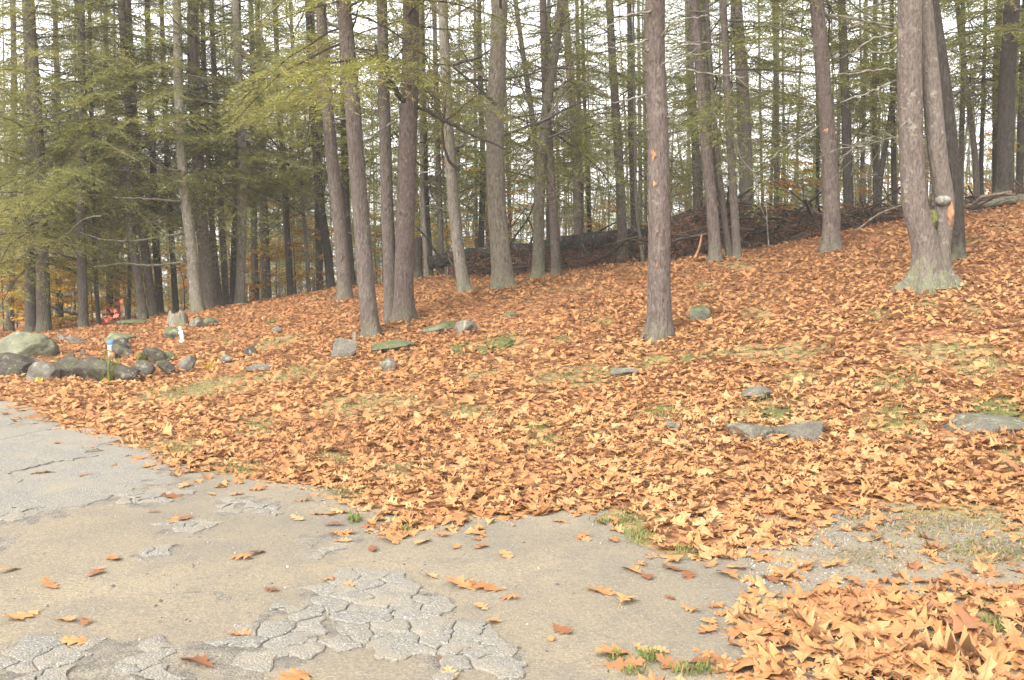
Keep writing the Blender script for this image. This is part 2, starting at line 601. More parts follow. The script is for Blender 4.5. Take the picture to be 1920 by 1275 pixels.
n = NT('raw_wood')
v = n.coord('Object')
M['rawwood'] = n.finish(n.ramp(n.noise(n.mapping(v, (1, 1, .2)), 30, 3), [(0.3, (.15, .075, .04, 1)), (0.7, (.34, .19, .10, 1))]), 0.8)
n = NT('weathered_cut')
M['sawn'] = n.finish(n.ramp(n.noise(n.coord(), 18, 4), [(.35, (.10, .095, .082, 1)), (.65, (.22, .21, .18, 1))]), .9, n.noise(n.coord(), 40, 3), .5, .01)
n = NT('rotting_stump')
v = n.coord('Object')
st = n.noise(n.mapping(v, (1, 1, .12)), 24, 5, .65)
M['stump'] = n.finish(n.mix(n.ramp(n.noise(v, 5, 3), [(.45, 0.0), (.65, .7)]), n.ramp(st, [(0.3, (.05, .04, .03, 1)), (0.7, (.27, .24, .19, 1))]), (.13, .14, .05, 1)), 0.9, st, 1.0, 0.03)
n = NT('white_plaster')
M['white'] = n.finish(n.ramp(n.noise(n.coord(), 30, 3), [(0.3, (.34, .34, .335, 1)), (0.6, (.5, .5, .49, 1))]), 0.6)
n = NT('white_plastic')
M['plastic'] = n.finish((.52, .51, .485, 1), 0.5)
n = NT('blue_lid')
M['blue'] = n.finish((.06, .145, .24, 1), 0.5)
n = NT('purple_print')
M['purple'] = n.finish((.25, .10, .30, 1), 0.5)
n = NT('pebbles')
M['pebble'] = n.finish(n.ramp(n.attr('rnd'), [(0.0, (.07, .065, .06, 1)), (0.5, (.18, .165, .145, 1)), (0.9, (.25, .23, .20, 1)), (1.0, (.36, .34, .31, 1))]), 0.85)

# ------------------------------------------------------------------ the ground sheet
us = np.linspace(-1, 1, 221)
gx = 24 * us + 380 * np.sign(us) * np.abs(us) ** 7
vs_ = np.linspace(0, 1, 231)
gy = -4 + 44 * vs_ + 420 * vs_ ** 9
gy = np.r_[-200, -60, -20, -9, gy]
GX, GY = np.meshgrid(gx, gy)
GZ = terrain(GX, GY)
nx, ny = len(gx), len(gy)
V = np.stack([GX, GY, GZ], -1).reshape(-1, 3)
i = (np.arange(ny - 1)[:, None] * nx + np.arange(nx - 1)[None]).ravel()
F = np.stack([i, i + 1, i + nx + 1, i + nx], -1)
b = MB()
b.add(V, F, 0, 0.0)
ground = obj('ground', b.mesh('ground', [M['ground']]))
tag(ground, 'sloping forest floor under the fallen leaves', kind='structure')

# ------------------------------------------------------------------ edge of the leaves, in the world
EDGE_PX = [(-260, 702), (-120, 720), (0, 748), (60, 768), (120, 797), (260, 838), (330, 875), (400, 885), (450, 897), (560, 912), (605, 918), (622, 946), (688, 962),
           (705, 993), (770, 1003), (845, 988), (860, 972), (960, 968), (1105, 958), (1135, 985), (1215, 1018), (1330, 1047), (1450, 1035), (1545, 992),
           (1640, 955), (1780, 955), (1920, 965), (2150, 990)]


def plane_hit(px, py, z=0.02):
    d = ray(px, py)
    t = (z - EYE) / d[2]
    return np.array([d[0] * t, d[1] * t])


edge = np.array([plane_hit(*p) for p in EDGE_PX])
edge[0] = (-16, 16.5)
edge[1] = (-9.5, 14.2)
LEAFZONE = np.concatenate([edge, [[30, 4.0], [60, 70], [-60, 70], [-40, 30]]])
PILE_PX = [(1345, 1290), (1352, 1205), (1385, 1140), (1500, 1112), (1620, 1095), (1725, 1110), (1790, 1062), (1920, 1035), (2200, 1010), (2500, 1500), (1300, 1700)]
PILE = np.array([plane_hit(*p) for p in PILE_PX])
DRIVE_PX_SHIFT = 0.35


def inpoly(x, y, poly):
    x = np.asarray(x)
    y = np.asarray(y)
    inside = np.zeros(x.shape, bool)
    n_ = len(poly)
    j = n_ - 1
    for i in range(n_):
        xi, yi = poly[i]
        xj, yj = poly[j]
        c = ((yi > y) != (yj > y)) & (x < (xj - xi) * (y - yi) / (yj - yi + 1e-12) + xi)
        inside ^= c
        j = i
    return inside


def polydist(x, y, poly):
    d = np.full(np.shape(x), 1e9)
    for i in range(len(poly)):
        a = poly[i]
        c = poly[(i + 1) % len(poly)]
        ab = c - a
        t = np.clip(((x - a[0]) * ab[0] + (y - a[1]) * ab[1]) / (ab @ ab + 1e-12), 0, 1)
        d = np.minimum(d, np.hypot(x - a[0] - t * ab[0], y - a[1] - t * ab[1]))
    return d


# ------------------------------------------------------------------ the drive: a sheet laid over the ground
dx = np.arange(-14, 5.0, 0.075)
dy = np.arange(-1, 15, 0.075)
DX, DY = np.meshgrid(dx, dy)
inz = inpoly(DX, DY, LEAFZONE)
dd = polydist(DX, DY, LEAFZONE)
sd_ = np.where(inz, dd, -dd) + 0.12 * fbm(np.stack([DX, DY], -1) * 2.2, 21, 3)
right = np.clip((DX - (2.3 + 0.6 * fbm(np.stack([DX, DY], -1) * 1.5, 5, 2))) * 1.0, -5, 5)
keep = (sd_ < 0.16) & (right < 0.35)
DZ = terrain(DX, DY) + 0.012 + 0.008 * fbm(np.stack([DX, DY], -1) * 1.3, 9, 4)
sink = np.clip(np.maximum((sd_ - 0.0) / 0.16, right / 0.35), 0, 1)
DZ = DZ - 0.03 * sink ** 2
idx = -np.ones(DX.shape, int)
idx[keep] = np.arange(keep.sum())
q = keep[:-1, :-1] & keep[1:, :-1] & keep[:-1, 1:] & keep[1:, 1:]
F = np.stack([idx[:-1, :-1][q], idx[:-1, 1:][q], idx[1:, 1:][q], idx[1:, :-1][q]], -1)
b = MB()
b.add(np.stack([DX[keep], DY[keep], DZ[keep]], -1), F)
drive = obj('driveway', b.mesh('driveway', [M['sand']]))
tag(drive, 'worn sandy driveway with broken asphalt', kind='structure')


def dz(x, y):
    return gz(x, y) + 0.012 + 0.008 * float(fbm(np.array([[x, y]]) * 1.3, 9, 4)[0])


# broken asphalt: every piece its own slab
def clip_half(poly, p, nrm):
    out = []
    for i in range(len(poly)):
        a, c = poly[i], poly[(i + 1) % len(poly)]
        da, dc = (a - p) @ nrm, (c - p) @ nrm
        if da <= 0:
            out.append(a)
        if da * dc < 0:
            out.append(a + (c - a) * da / (da - dc))
    return out


def asphalt_piece(poly, hgt, gap, rough=0.030, step=0.028, seed=0):
    poly = np.array(poly)
    ctr = poly.mean(0)
    pts = []
    for i in range(len(poly)):
        a, c = poly[i], poly[(i + 1) % len(poly)]
        L = np.linalg.norm(c - a)
        k = max(1, int(L / step))
        for t in range(k):
            pts.append(a + (c - a) * t / k)
    pts = np.array(pts)
    if len(pts) < 5:
        return
    d = pts - ctr
    rr = np.linalg.norm(d, axis=1)
    nz_ = fbm(pts * 13, 5, 4) * rough
    f = np.clip((rr - gap) / (rr + 1e-6), 0.1, 1)
    wob_ = np.stack([fbm(pts * 10, 5, 6), fbm(pts * 10, 15, 6)], -1) * rough * 1.5 * min(1, 4 * np.ptp(poly[:, 0]))
    o2 = ctr + d * f[:, None] + wob_
    i2 = ctr + d * (f * np.clip(1 - 0.006 / (rr + 1e-6), .5, 1))[:, None] + wob_
    i3 = ctr + d * (f * 0.55)[:, None]
    n_ = len(pts)
    zc = dz(*ctr)
    jit = 0.004 * fbm(i3 * 9, seed + 4, 2)
    tilt = rng.normal(0, 0.002, 2)
    zt = lambda p: (p - ctr) @ tilt
    V = np.concatenate([np.c_[o2 - ctr, zt(o2) - 0.03], np.c_[o2 - ctr, zt(o2) + hgt * 0.7], np.c_[i2 - ctr, zt(i2) + hgt],
                        np.c_[i3 - ctr, zt(i3) + hgt + 0.003 + jit], [[0, 0, hgt + 0.004]]])
    j = np.arange(n_)
    jn = (j + 1) % n_
    Fq = np.concatenate([np.stack([k * n_ + j, k * n_ + jn, (k + 1) * n_ + jn, (k + 1) * n_ + j], -1) for k in range(3)])
    Ft = np.stack([3 * n_ + j, 3 * n_ + jn, np.full(n_, 4 * n_)], -1)
    mb = MB()
    mb.add(V, np.concatenate([Fq[:, [0, 1, 2]], Fq[:, [0, 2, 3]], Ft]))
    obj('asphalt_piece', mb.mesh('asphalt_piece', [M['asphalt']], False), drive, (ctr[0], ctr[1], zc))


def cracked_patch(px_poly, cell, hgt, gap, drop=0.0, seed=0, world=False):
    r = np.random.default_rng(seed)
    P = np.array(px_poly, float) if world else np.array([plane_hit(*p) for p in px_poly])
    lo, hi = P.min(0), P.max(0)
    g = []
    A_ = (hi - lo) + 4 * cell
    while len(g) < A_[0] * A_[1] / cell ** 2:
        c_ = lo - 2 * cell + r.random(2) * A_
        if all(np.hypot(*(c_ - q_)) > .32 * cell for q_ in g):
            g.append(c_)
    g = np.array(g)
    for k, s in enumerate(g):
        if not inpoly(s[0], s[1], P):
            continue
        if r.random() < drop:
            continue
        poly = [s + cell * np.array(v_) for v_ in ((-1.5, -1.5), (1.5, -1.5), (1.5, 1.5), (-1.5, 1.5))]
        for m_, o_ in enumerate(g):
            if m_ != k and np.hypot(*(o_ - s)) < 3 * cell:
                poly = clip_half(poly, (s + o_) / 2, o_ - s)
                if len(poly) < 3:
                    break
        if len(poly) >= 3:
            asphalt_piece(poly, hgt * r.uniform(.94, 1.06), gap * r.uniform(.6, 1.5), seed=seed * 100 + k)


BED = []


def bed(px_poly, seed, mat='crumble'):
    """crumbled asphalt between and around the pieces: a thin ragged sheet on the sand"""
    P = np.array([plane_hit(*p) for p in px_poly])
    lo, hi = P.min(0) - .3, P.max(0) + .3
    st_ = .035 if (hi - lo).max() < 3 else .08
    X_, Y_ = np.meshgrid(np.arange(lo[0], hi[0], st_), np.arange(lo[1], hi[1], st_))
    d_ = polydist(X_, Y_, P)
    sd2 = np.where(inpoly(X_, Y_, P), d_, -d_) + .10 * fbm(np.stack([X_, Y_], -1) * 3.2, seed, 4)
    k_ = sd2 > -.10
    if k_.sum() < 12:
        return
    Z_ = terrain(X_, Y_) + 0.012 + 0.008 * fbm(np.stack([X_, Y_], -1) * 1.3, 9, 4) + np.clip(sd2 * .12, -.012, .0015) + .003 * fbm(np.stack([X_, Y_], -1) * 12, seed, 2)
    id_ = -np.ones(X_.shape, int)
    id_[k_] = np.arange(k_.sum())
    q_ = k_[:-1, :-1] & k_[1:, :-1] & k_[:-1, 1:] & k_[1:, 1:]
    F_ = np.stack([id_[:-1, :-1][q_], id_[:-1, 1:][q_], id_[1:, 1:][q_], id_[1:, :-1][q_]], -1)
    mb_ = MB()
    mb_.add(np.stack([X_[k_], Y_[k_], Z_[k_]], -1), F_)
    obj('crumbled_asphalt', mb_.mesh('crumbled_asphalt', [M[mat]]), drive)


PATCHES = [([(585, 1110), (620, 1085), (700, 1068), (770, 1075), (815, 1110), (860, 1145), (900, 1175), (985, 1215), (985, 1262), (850, 1262), (730, 1230), (640, 1215), (600, 1170)], 0.20, 0.012, 0.0035, 0.0, 3),
           ([(440, 1150), (520, 1118), (590, 1150), (590, 1215), (500, 1230), (400, 1225)], 0.14, 0.010, 0.0045, 0.3, 4),
           ([(-60, 1195), (120, 1188), (300, 1200), (480, 1215), (500, 1290), (-80, 1300)], 0.14, 0.008, 0.005, 0.5, 5),
           ([(255, 1040), (320, 1022), (360, 1026), (330, 1048), (270, 1055)], 0.15, 0.006, 0.004, 0.1, 6),
           ([(290, 985), (350, 972), (420, 975), (380, 998), (300, 998)], 0.10, 0.008, 0.004, 0.35, 7),
           ([(415, 932), (470, 926), (530, 948), (500, 968), (430, 960)], 0.10, 0.006, 0.004, 0.3, 8),
           ([(575, 1020), (640, 1018), (650, 1040), (590, 1045)], 0.08, 0.007, 0.006, 0.5, 12),
           ([(-700, 800), (-300, 735), (0, 758), (90, 790), (180, 815), (270, 850), (318, 872), (338, 912), (290, 934), (200, 930), (110, 942), (45, 966), (0, 975), (-120, 985), (-700, 1010)], 0.9, 0.007, 0.0006, 0.0, 9),
           ([(190, 925), (290, 918), (345, 918), (330, 938), (240, 942), (190, 948)], 0.16, 0.010, 0.006, 0.1, 10),
           ([(-30, 965), (40, 950), (60, 968), (0, 985)], 0.16, 0.010, 0.006, 0.1, 11)]
for pa in PATCHES:
    cracked_patch(*pa)
    bed(pa[0], pa[5], 'asphalt' if pa[5] == 9 else 'crumble')
bed([(90, 965), (40, 985), (-20, 995), (-60, 975), (40, 940), (120, 925), (230, 905), (330, 870), (365, 905), (360, 935), (300, 948), (200, 945)], 35)
bed([(300, 1110), (420, 1090), (500, 1110), (430, 1135)], 31)
bed([(-40, 1000), (40, 995), (60, 1020), (-30, 1035)], 32)
bed([(560, 1000), (660, 990), (690, 1010), (600, 1030)], 33)

# grit and pebbles strewn on the drive
ICO = None


def ico(sub):
    bm = bmesh.new()
    bmesh.ops.create_icosphere(bm, subdivisions=sub, radius=1)
    V = np.array([v.co for v in bm.verts])
    F = np.array([[v.index for v in f.verts] for f in bm.faces])
    bm.free()
    return V, F


I1 = ico(1)
b = MB()
NP = 9000
pxr = np.c_[rng.uniform(-8.5, 3.2, NP), 2.6 + 9 * rng.random(NP) ** 1.7]
ok = ~inpoly(pxr[:, 0], pxr[:, 1], LEAFZONE) & ~inpoly(pxr[:, 0], pxr[:, 1], PILE) & (np.abs(pxr[:, 0]) < pxr[:, 1] * 0.6 + 1)
clump = fbm(pxr * 1.6, 40, 3)
ok &= clump > rng.normal(0.05, 0.35, NP)
for x, y in pxr[ok]:
    s = min(.009, 0.0030 * math.exp(rng.normal(0.2, 0.6)))
    V = I1[0] * s * rng.uniform(.6, 1.3, 3) * (1 + 0.15 * rng.normal(size=(len(I1[0]), 1)))
    b.add(V + (x, y, dz(x, y) + s * 0.35), I1[1], 0, rng.random())
# the strip of grey gravel between the two drifts of leaves on the right
for k in range(3200):
    px, py = 1400 + 520 * rng.random() ** 1.4, rng.uniform(968, 1098)
    x, y = plane_hit(px, py)
    s = 0.0032 * math.exp(rng.normal(0.2, 0.45))
    V = I1[0] * s * rng.uniform(.6, 1.3, 3)
    b.add(V + (x, y, max(gz(x, y), 0) + 0.012), I1[1], 0, 0.25 + 0.7 * rng.random())
tag(obj('gravel', b.mesh('gravel', [M['pebble']], False)), 'grit and pebbles strewn over the drive', 'gravel', kind='stuff')

OBST = []       # (x, y, rx, ry): where no leaf lies

# ------------------------------------------------------------------ stones
I3, I4 = ico(4), ico(5)


def rock(label, box, mat='rock_grey', dep=0.8, sink=0.25, seed=0, tilt=0.0, name='rock', facets=14, base=None, flat=1.0):
    x0, y0, x1, y1 = box
    r = np.random.default_rng(seed + 500)
    h = ground_hit((x0 + x1) / 2, y1)
    Y = h[1] if base is None else base
    wd = (x1 - x0) / FPX * Y * 1.06
    ht = (y1 - y0) / FPX * Y * 1.02
    if (y1 - y0) < .5 * (x1 - x0) and (x0 > 440 or 'flat' in label):
        ht *= .62
        dep *= 1.5
    dp = wd * dep
    cy = Y + dp * 0.42
    cx = (x0 + x1) / 2 - CX
    cx = cx / FPX * cy
    big = (x1 - x0) > 50
    V0, F0 = I4 if big else I3
    facets = min(facets, 11)
    nn = r.normal(size=(facets, 3))
    nn /= np.linalg.norm(nn, axis=1)[:, None]
    hh = r.uniform(0.6, 1.0, facets)
    dt = np.maximum(V0 @ nn.T, 1e-3) / hh
    rad = (dt ** 34).sum(1) ** (-1 / 34.0)
    rad = np.minimum(rad, 1.25)
    V = V0 * rad[:, None]
    V = V * (1 + 0.07 * fbm(V0 * 2.3 + seed, seed, 5)[:, None])
    lo, hi = V.min(0), V.max(0)
    V = (V - (lo + hi) / 2) / (hi - lo)
    V[:, 0] += r.normal(0, .22) * V[:, 2]
    V[:, 2] += r.normal(0, .16) * V[:, 0]
    tot = ht / (1 - sink)
    if (y1 - y0) < 0.35 * (x1 - x0):
        tot = ht / (1 - sink)
    V = V * (wd, dp, tot)
    if tilt:
        ct, st_ = math.cos(tilt), math.sin(tilt)
        V = np.c_[V[:, 0] * ct - V[:, 2] * st_, V[:, 1], V[:, 0] * st_ + V[:, 2] * ct]
    z0 = h[2] if base is None else at((x0 + x1) / 2, y1, Y)[2]
    mb = MB()
    mb.add(V, F0)
    o = obj(name, mb.mesh(name, [M[mat]]), None, (cx, cy, z0 + tot * (0.5 - sink) + .03))
    tag(o, label, 'rock')
    OBST.append((cx, cy, wd * 0.36, dp * 0.32))
    return o, (cx, cy, z0, wd, dp, ht)


ROCKS = [
    ('large pale boulder with a mossy sloping top at the far left', (-14, 627, 102, 676), 'rock_pale', .7, .3, 0.0, 9),
    ('long dark boulder at the left frame edge below the large mossy boulder', (-30, 666, 76, 708), 'rock_dark', .6, .25, 0.12, 22),
    ('pale grey stone leaning beside the long dark boulder at far left', (44, 684, 104, 721), 'rock_grey', .6, .25, 0.0, 12),
    ('grey wedge stone between the yellow hosta clumps on the left', (92, 676, 152, 714), 'rock_dark', .7, .25, 0.18, 10),
    ('wide mossy slab behind the clump of sword leaves', (152, 667, 252, 722), 'rock_dark', .6, .25, 0.28, 12),
    ('lower of two stacked brown stones beside the white canister', (207, 651, 249, 673), 'rock_dark', .8, .2, 0.0, 16),
    ('flat moss covered stone uphill of the white canister', (196, 621, 258, 643), 'rock_pale', .7, .35, 0.06, 10),
    ('small pale block just right of the large mossy boulder', (104, 630, 121, 641), 'rock_grey', .8, .2, 0.0, 10),
    ('low grey green slab right of the large mossy boulder', (116, 635, 156, 646), 'rock_grey', .8, .4, 0.0, 10),
    ('lichen covered flat stone behind the red leaved sapling', (216, 594, 272, 614), 'rock_moss', .6, .3, 0.12, 12),
    ('rounded tan stone at the foot of the rotting stump', (307, 618, 346, 638), 'rock_moss', .8, .25, 0.0, 18),
    ('grey block just right of the rotting stump', (353, 598, 386, 619), 'rock_grey', .8, .25, 0.0, 9),
    ('low mossy stone tapering away right of the rotting stump', (378, 599, 412, 612), 'rock_moss', .8, .35, 0.0, 12),
    ('upright brown stone right of the sword leaf clump', (269, 656, 309, 684), 'rock_dark', .8, .2, 0.0, 9),
    ('small flat stone right of the upright brown stone', (298, 664, 325, 678), 'rock_moss', .8, .3, 0.0, 9),
    ('dark pointed stone in the leaves left of the twin garden stones', (243, 680, 285, 710), 'rock_dark', .8, .3, 0.3, 8),
    ('dark square stone at the right end of the stone border', (296, 679, 327, 704), 'rock_dark', .8, .3, 0.15, 7),
    ('pale lichened stone ending the stone border by yellow grass', (329, 672, 362, 699), 'rock_grey', .8, .3, 0.0, 9),
    ('small dark stone in leaves between boulder and canister', (112, 669, 137, 680), 'rock_dark', .8, .3, 0.1, 9),
    ('tiny dark stone left of the white canister', (146, 660, 158, 669), 'rock_dark', .8, .3, 0.0, 9),
    ('small blue grey stone at the left of the sword leaves', (166, 671, 186, 684), 'rock_grey', .8, .3, 0.0, 9),
    ('small bluish stone left of the yellow grass tuft', (404, 668, 434, 682), 'rock_grey', .8, .3, 0.1, 9),
    ('small brown stone alone on the leaves above the yellow tuft', (455, 652, 483, 669), 'rock_dark', .8, .3, 0.0, 10),
    ('flat grey stone low in the leaves mid left', (462, 682, 509, 698), 'rock_grey', .8, .4, 0.08, 9),
    ('small pale stone among leaves uphill of the flat grey stone', (508, 615, 528, 626), 'rock_grey', .8, .3, 0.0, 9),
    ('large smooth grey stone downhill of the thin twin trunks', (621, 639, 667, 675), 'rock_grey', .8, .25, -0.05, 12),
    ('small bluish stone below the mossy slab in the middle', (713, 676, 742, 699), 'rock_grey', .8, .3, 0.0, 10),
    ('mossy slab on the leaves right of the slim leaning trunk', (698, 633, 778, 660), 'rock_moss', .7, .3, 0.10, 9),
    ('tiny stone touching the left end of the mossy slab', (694, 646, 706, 658), 'rock_grey', .8, .3, 0.0, 9),
    ('long grey green slab right of the fused twin trunk', (790, 602, 860, 626), 'rock_moss', .7, .3, 0.14, 8),
    ('narrow lichened stone right of the long grey green slab', (852, 604, 894, 628), 'rock_grey', .7, .35, 0.3, 8),
    ('small mossy bump on the leaves in the middle of the slope', (944, 584, 973, 597), 'rock_moss', .9, .4, 0.0, 12),
    ('round mossy stone right of the scarred trunk', (1293, 577, 1330, 606), 'rock_moss', .9, .25, 0.0, 16),
    ('flat grey stone in grass downhill of the scarred trunk', (1146, 691, 1200, 706), 'rock_grey', .8, .45, 0.0, 9),
    ('pale grey flat stone on the slope right of centre', (1388, 721, 1450, 751), 'rock_grey', .7, .3, 0.08, 8),
    ('small white stone in the leaves below the scarred trunk', (1248, 797, 1278, 813), 'rock_grey', .9, .35, 0.0, 9),
    ('broad outcrop of bare stone with gritty face right of centre', (1375, 794, 1475, 832), 'rock_grey', .8, .55, 0.0, 10),
    ('light smooth slab joined to the broad gritty outcrop', (1462, 793, 1565, 834), 'rock_grey', .8, .5, 0.12, 8),
    ('long grey ledge at the right frame edge', (1785, 782, 1960, 815), 'rock_grey', .6, .4, 0.0, 9),
    ('small dark stone behind the fused twin trunk', (763, 575, 778, 588), 'rock_dark', .9, .3, 0.0, 9),
]
for k, (lab, box, mt, dep, snk, tl, fc) in enumerate(ROCKS):
    rock(lab, box, mt, dep, snk, k, tl, facets=fc)
# the upper stone of the stacked pair sits on the lower
low = ground_hit(228, 673)[1]
rock('upper rounded stone stacked on a brown stone beside the canister', (212, 636, 243, 657), 'rock_dark', .8, .15, 77, 0, facets=18, base=low + 0.12)

# ------------------------------------------------------------------ foliage parts
def kites(o, d, side, L, W, up=None):
    """thin leaf-shaped faces: o origins, d directions, side vectors"""
    n_ = len(o)
    V = np.empty((n_, 4, 3))
    V[:, 0] = o
    V[:, 1] = o + d * (L * 0.45)[:, None] + side * (W * 0.5)[:, None]
    V[:, 2] = o + d * L[:, None]
    V[:, 3] = o + d * (L * 0.45)[:, None] - side * (W * 0.5)[:, None]
    i = np.arange(n_) * 4
    F = np.concatenate([np.stack([i, i + 1, i + 2], -1), np.stack([i, i + 2, i + 3], -1)])
    return V.reshape(-1, 3), F


def norm(a):
    return a / (np.linalg.norm(a, axis=-1, keepdims=True) + 1e-9)


def hemlock_branch(mb, p0, az, L, elev, r, droop=0.16, wood=0, ndl=1, dens=1.0, tone=0.4, bare=0.2):
    n_ = 7
    t = np.linspace(0, 1, n_)
    dirh = np.array([math.cos(az), math.sin(az), 0])
    side = np.array([-math.sin(az), math.cos(az), 0])
    wob = np.cumsum(r.normal(0, 0.03, n_)) * L
    P = p0 + (t * L)[:, None] * dirh + wob[:, None] * side
    P[:, 2] += t * L * math.tan(elev) - droop * L * t ** 2
    V, F = tube(P, 0.004 + 0.010 * L * (1 - t) * .8, 3)
    mb.add(V, F, wood, r.random())
    m = int(L * 18 * dens)
    roll = r.normal(0, 0.25)
    for k in range(m):
        u = bare + (1 - bare) * (k + r.random()) / m
        q = np.array([np.interp(u, t, P[:, c]) for c in range(3)])
        sgn = 1 if k % 2 else -1
        l2 = L * (0.42 * (1 - u) ** 0.8 + 0.06) * r.uniform(.55, 1.15)
        a2 = az + sgn * r.uniform(.7, 1.15)
        d2 = np.array([math.cos(a2), math.sin(a2), 0.3 * sgn * roll + r.normal(-0.16, 0.22)])
        s2 = np.array([-math.sin(a2), math.cos(a2), r.normal(0, 0.3)])
        nk = max(3, int(l2 / 0.027))
        tt = (np.arange(nk) + r.random(nk) * .6) / nk
        o = q + (tt * l2)[:, None] * d2
        o[:, 2] -= 0.22 * l2 * tt ** 2
        al = np.where(np.arange(nk) % 2, 1, -1) * r.uniform(.3, .9, nk)
        dd_ = norm(np.cos(al)[:, None] * d2 + np.sin(al)[:, None] * s2 + r.normal(0, .34, (nk, 3)))
        sd2 = norm(np.cross(dd_, [0, 0, 1]) + r.normal(0, .6, (nk, 3)))
        V, F = kites(o, dd_, sd2, r.uniform(.05, .125, nk), r.uniform(.011, .026, nk))
        rv = np.clip(tone + r.normal(0, .16) + r.normal(0, .08, nk), 0, 1)
        mb.add(V, F, ndl, np.repeat(rv, 4))


def hemlock_crown(seed, h0, H, rmax, nb, tone=0.4, dens=1.0, needle='needle', top=1.0):
    r = np.random.default_rng(seed)
    mb = MB()
    for k in range(nb):
        f = (k + r.random()) / nb
        h = h0 + (H - h0) * f ** 1.3 * top
        L = max(0.5, rmax * (1 - 0.7 * f) * r.uniform(.45, 1.1))
        hemlock_branch(mb, np.array([0, 0, h]), r.uniform(0, 2 * math.pi), L, r.normal(0.0, 0.24), r, droop=r.uniform(.05, .4), dens=dens, tone=tone, bare=r.uniform(.1, .4))
    return mb.mesh('crown', [M['twig'], M[needle]], False)


def bare_branch(mb, p, d, L, rad, depth, r, mat=0, leaf=None, lp=0.0, grav=0.05):
    n_ = 4
    P = [p]
    dd_ = d.copy()
    for k in range(n_):
        dd_ = norm(dd_ + r.normal(0, .16, 3) + np.array([0, 0, grav]))
        P.append(P[-1] + dd_ * L / n_)
    P = np.array(P)
    V, F = tube(P, np.linspace(rad, rad * .55, n_ + 1), 5 if rad > .03 else 3)
    mb.add(V, F, mat, r.random())
    if leaf is not None and depth <= 1 and lp > 0:
        k = r.poisson(lp)
        if k:
            o = P[r.integers(1, n_ + 1, k)]
            V, F = kites(o, norm(r.normal(0, 1, (k, 3)) + [0, 0, -.5]), norm(r.normal(0, 1, (k, 3))), r.uniform(.06, .12, k), r.uniform(.03, .06, k))
            mb.add(V, F, leaf, np.repeat(r.random(k), 4))
    if depth == 0:
        return
    for k in range(r.integers(3, 5)):
        u = r.uniform(.3, 1)
        q = np.array([np.interp(u * n_, np.arange(n_ + 1), P[:, c]) for c in range(3)])
        perp = norm(np.cross(dd_, r.normal(0, 1, 3)))
        nd = norm(dd_ * r.uniform(.5, 1) + perp * r.uniform(.5, 1.0))
        bare_branch(mb, q, nd, L * r.uniform(.45, .7), max(.003, rad * .5), depth - 1, r, mat, leaf, lp, grav)


def bare_crown(seed, h0, H, nb, rmax=2.2, lp=0.0):
    r = np.random.default_rng(seed)
    mb = MB()
    for k in range(nb):
        f = (k + r.random()) / nb
        h = h0 + (H - h0) * f
        az = r.uniform(0, 2 * math.pi)
        el = r.uniform(.1, .9)
        d = np.array([math.cos(az) * math.cos(el), math.sin(az) * math.cos(el), math.sin(el)])
        bare_branch(mb, np.array([0, 0, h]), d, rmax * (1 - .5 * f) * r.uniform(.6, 1.1), .035 * (1 - .5 * f), 3, r, 0, 1, lp)
    return mb.mesh('crown', [M['twig'], M['yellow']], False)


CROWN = {
    'hem': [hemlock_crown(100 + k, 3.2, 15, 2.9, 80, .46) for k in range(2)],         # green from mid height up
    'mid': [hemlock_crown(110 + k, 4.2, 14, 2.8, 82, .56) for k in range(2)],
    'low': [hemlock_crown(120 + k, 2.9, 13, 3.1, 118, .58) for k in range(2)],
    'skirt': [hemlock_crown(130 + k, 1.75, 13, 3.3, 118, .60) for k in range(1)],         # green almost to the ground
    'high': [hemlock_crown(140 + k, 6.0, 15, 2.6, 30, .36) for k in range(2)],        # bare below, green above the picture
    'bare': [bare_crown(160 + k, 2.2, 13, 20, 2.5, 0.10) for k in range(3)],
    'sparse': [hemlock_crown(180 + k, 2.6, 15, 2.7, 62, .36, .9) for k in range(2)],
}
CROWN_I = {k: 0 for k in CROWN}


def dead_branch_mesh(seed):
    r = np.random.default_rng(seed)
    mb = MB()
    L = 1.0
    n_ = 6
    P = [np.zeros(3)]
    d = np.array([1.0, 0, r.uniform(-.1, .25)])
    for k in range(n_):
        d = norm(d + r.normal(0, .12, 3) + [0, 0, -.03])
        P.append(P[-1] + d * L / n_)
    P = np.array(P)
    V, F = tube(P, np.linspace(.012, .003, n_ + 1), 5)
    mb.add(V, F, 0, r.random())
    for k in range(r.integers(9, 20)):
        u = r.uniform(.15, 1) * n_
        q = np.array([np.interp(u, np.arange(n_ + 1), P[:, c]) for c in range(3)])
        nd = norm(d + r.normal(0, .6, 3))
        l2 = r.uniform(.12, .5)
        Q = np.array([q, q + nd * l2 * .5 + r.normal(0, .02, 3), q + nd * l2 + r.normal(0, .04, 3)])
        V, F = tube(Q, [.005, .0035, .002], 3)
        mb.add(V, F, 0, r.random())
    return mb.mesh('dead_branch', [M['deadwood']])


DEAD = [dead_branch_mesh(200 + k) for k in range(8)]

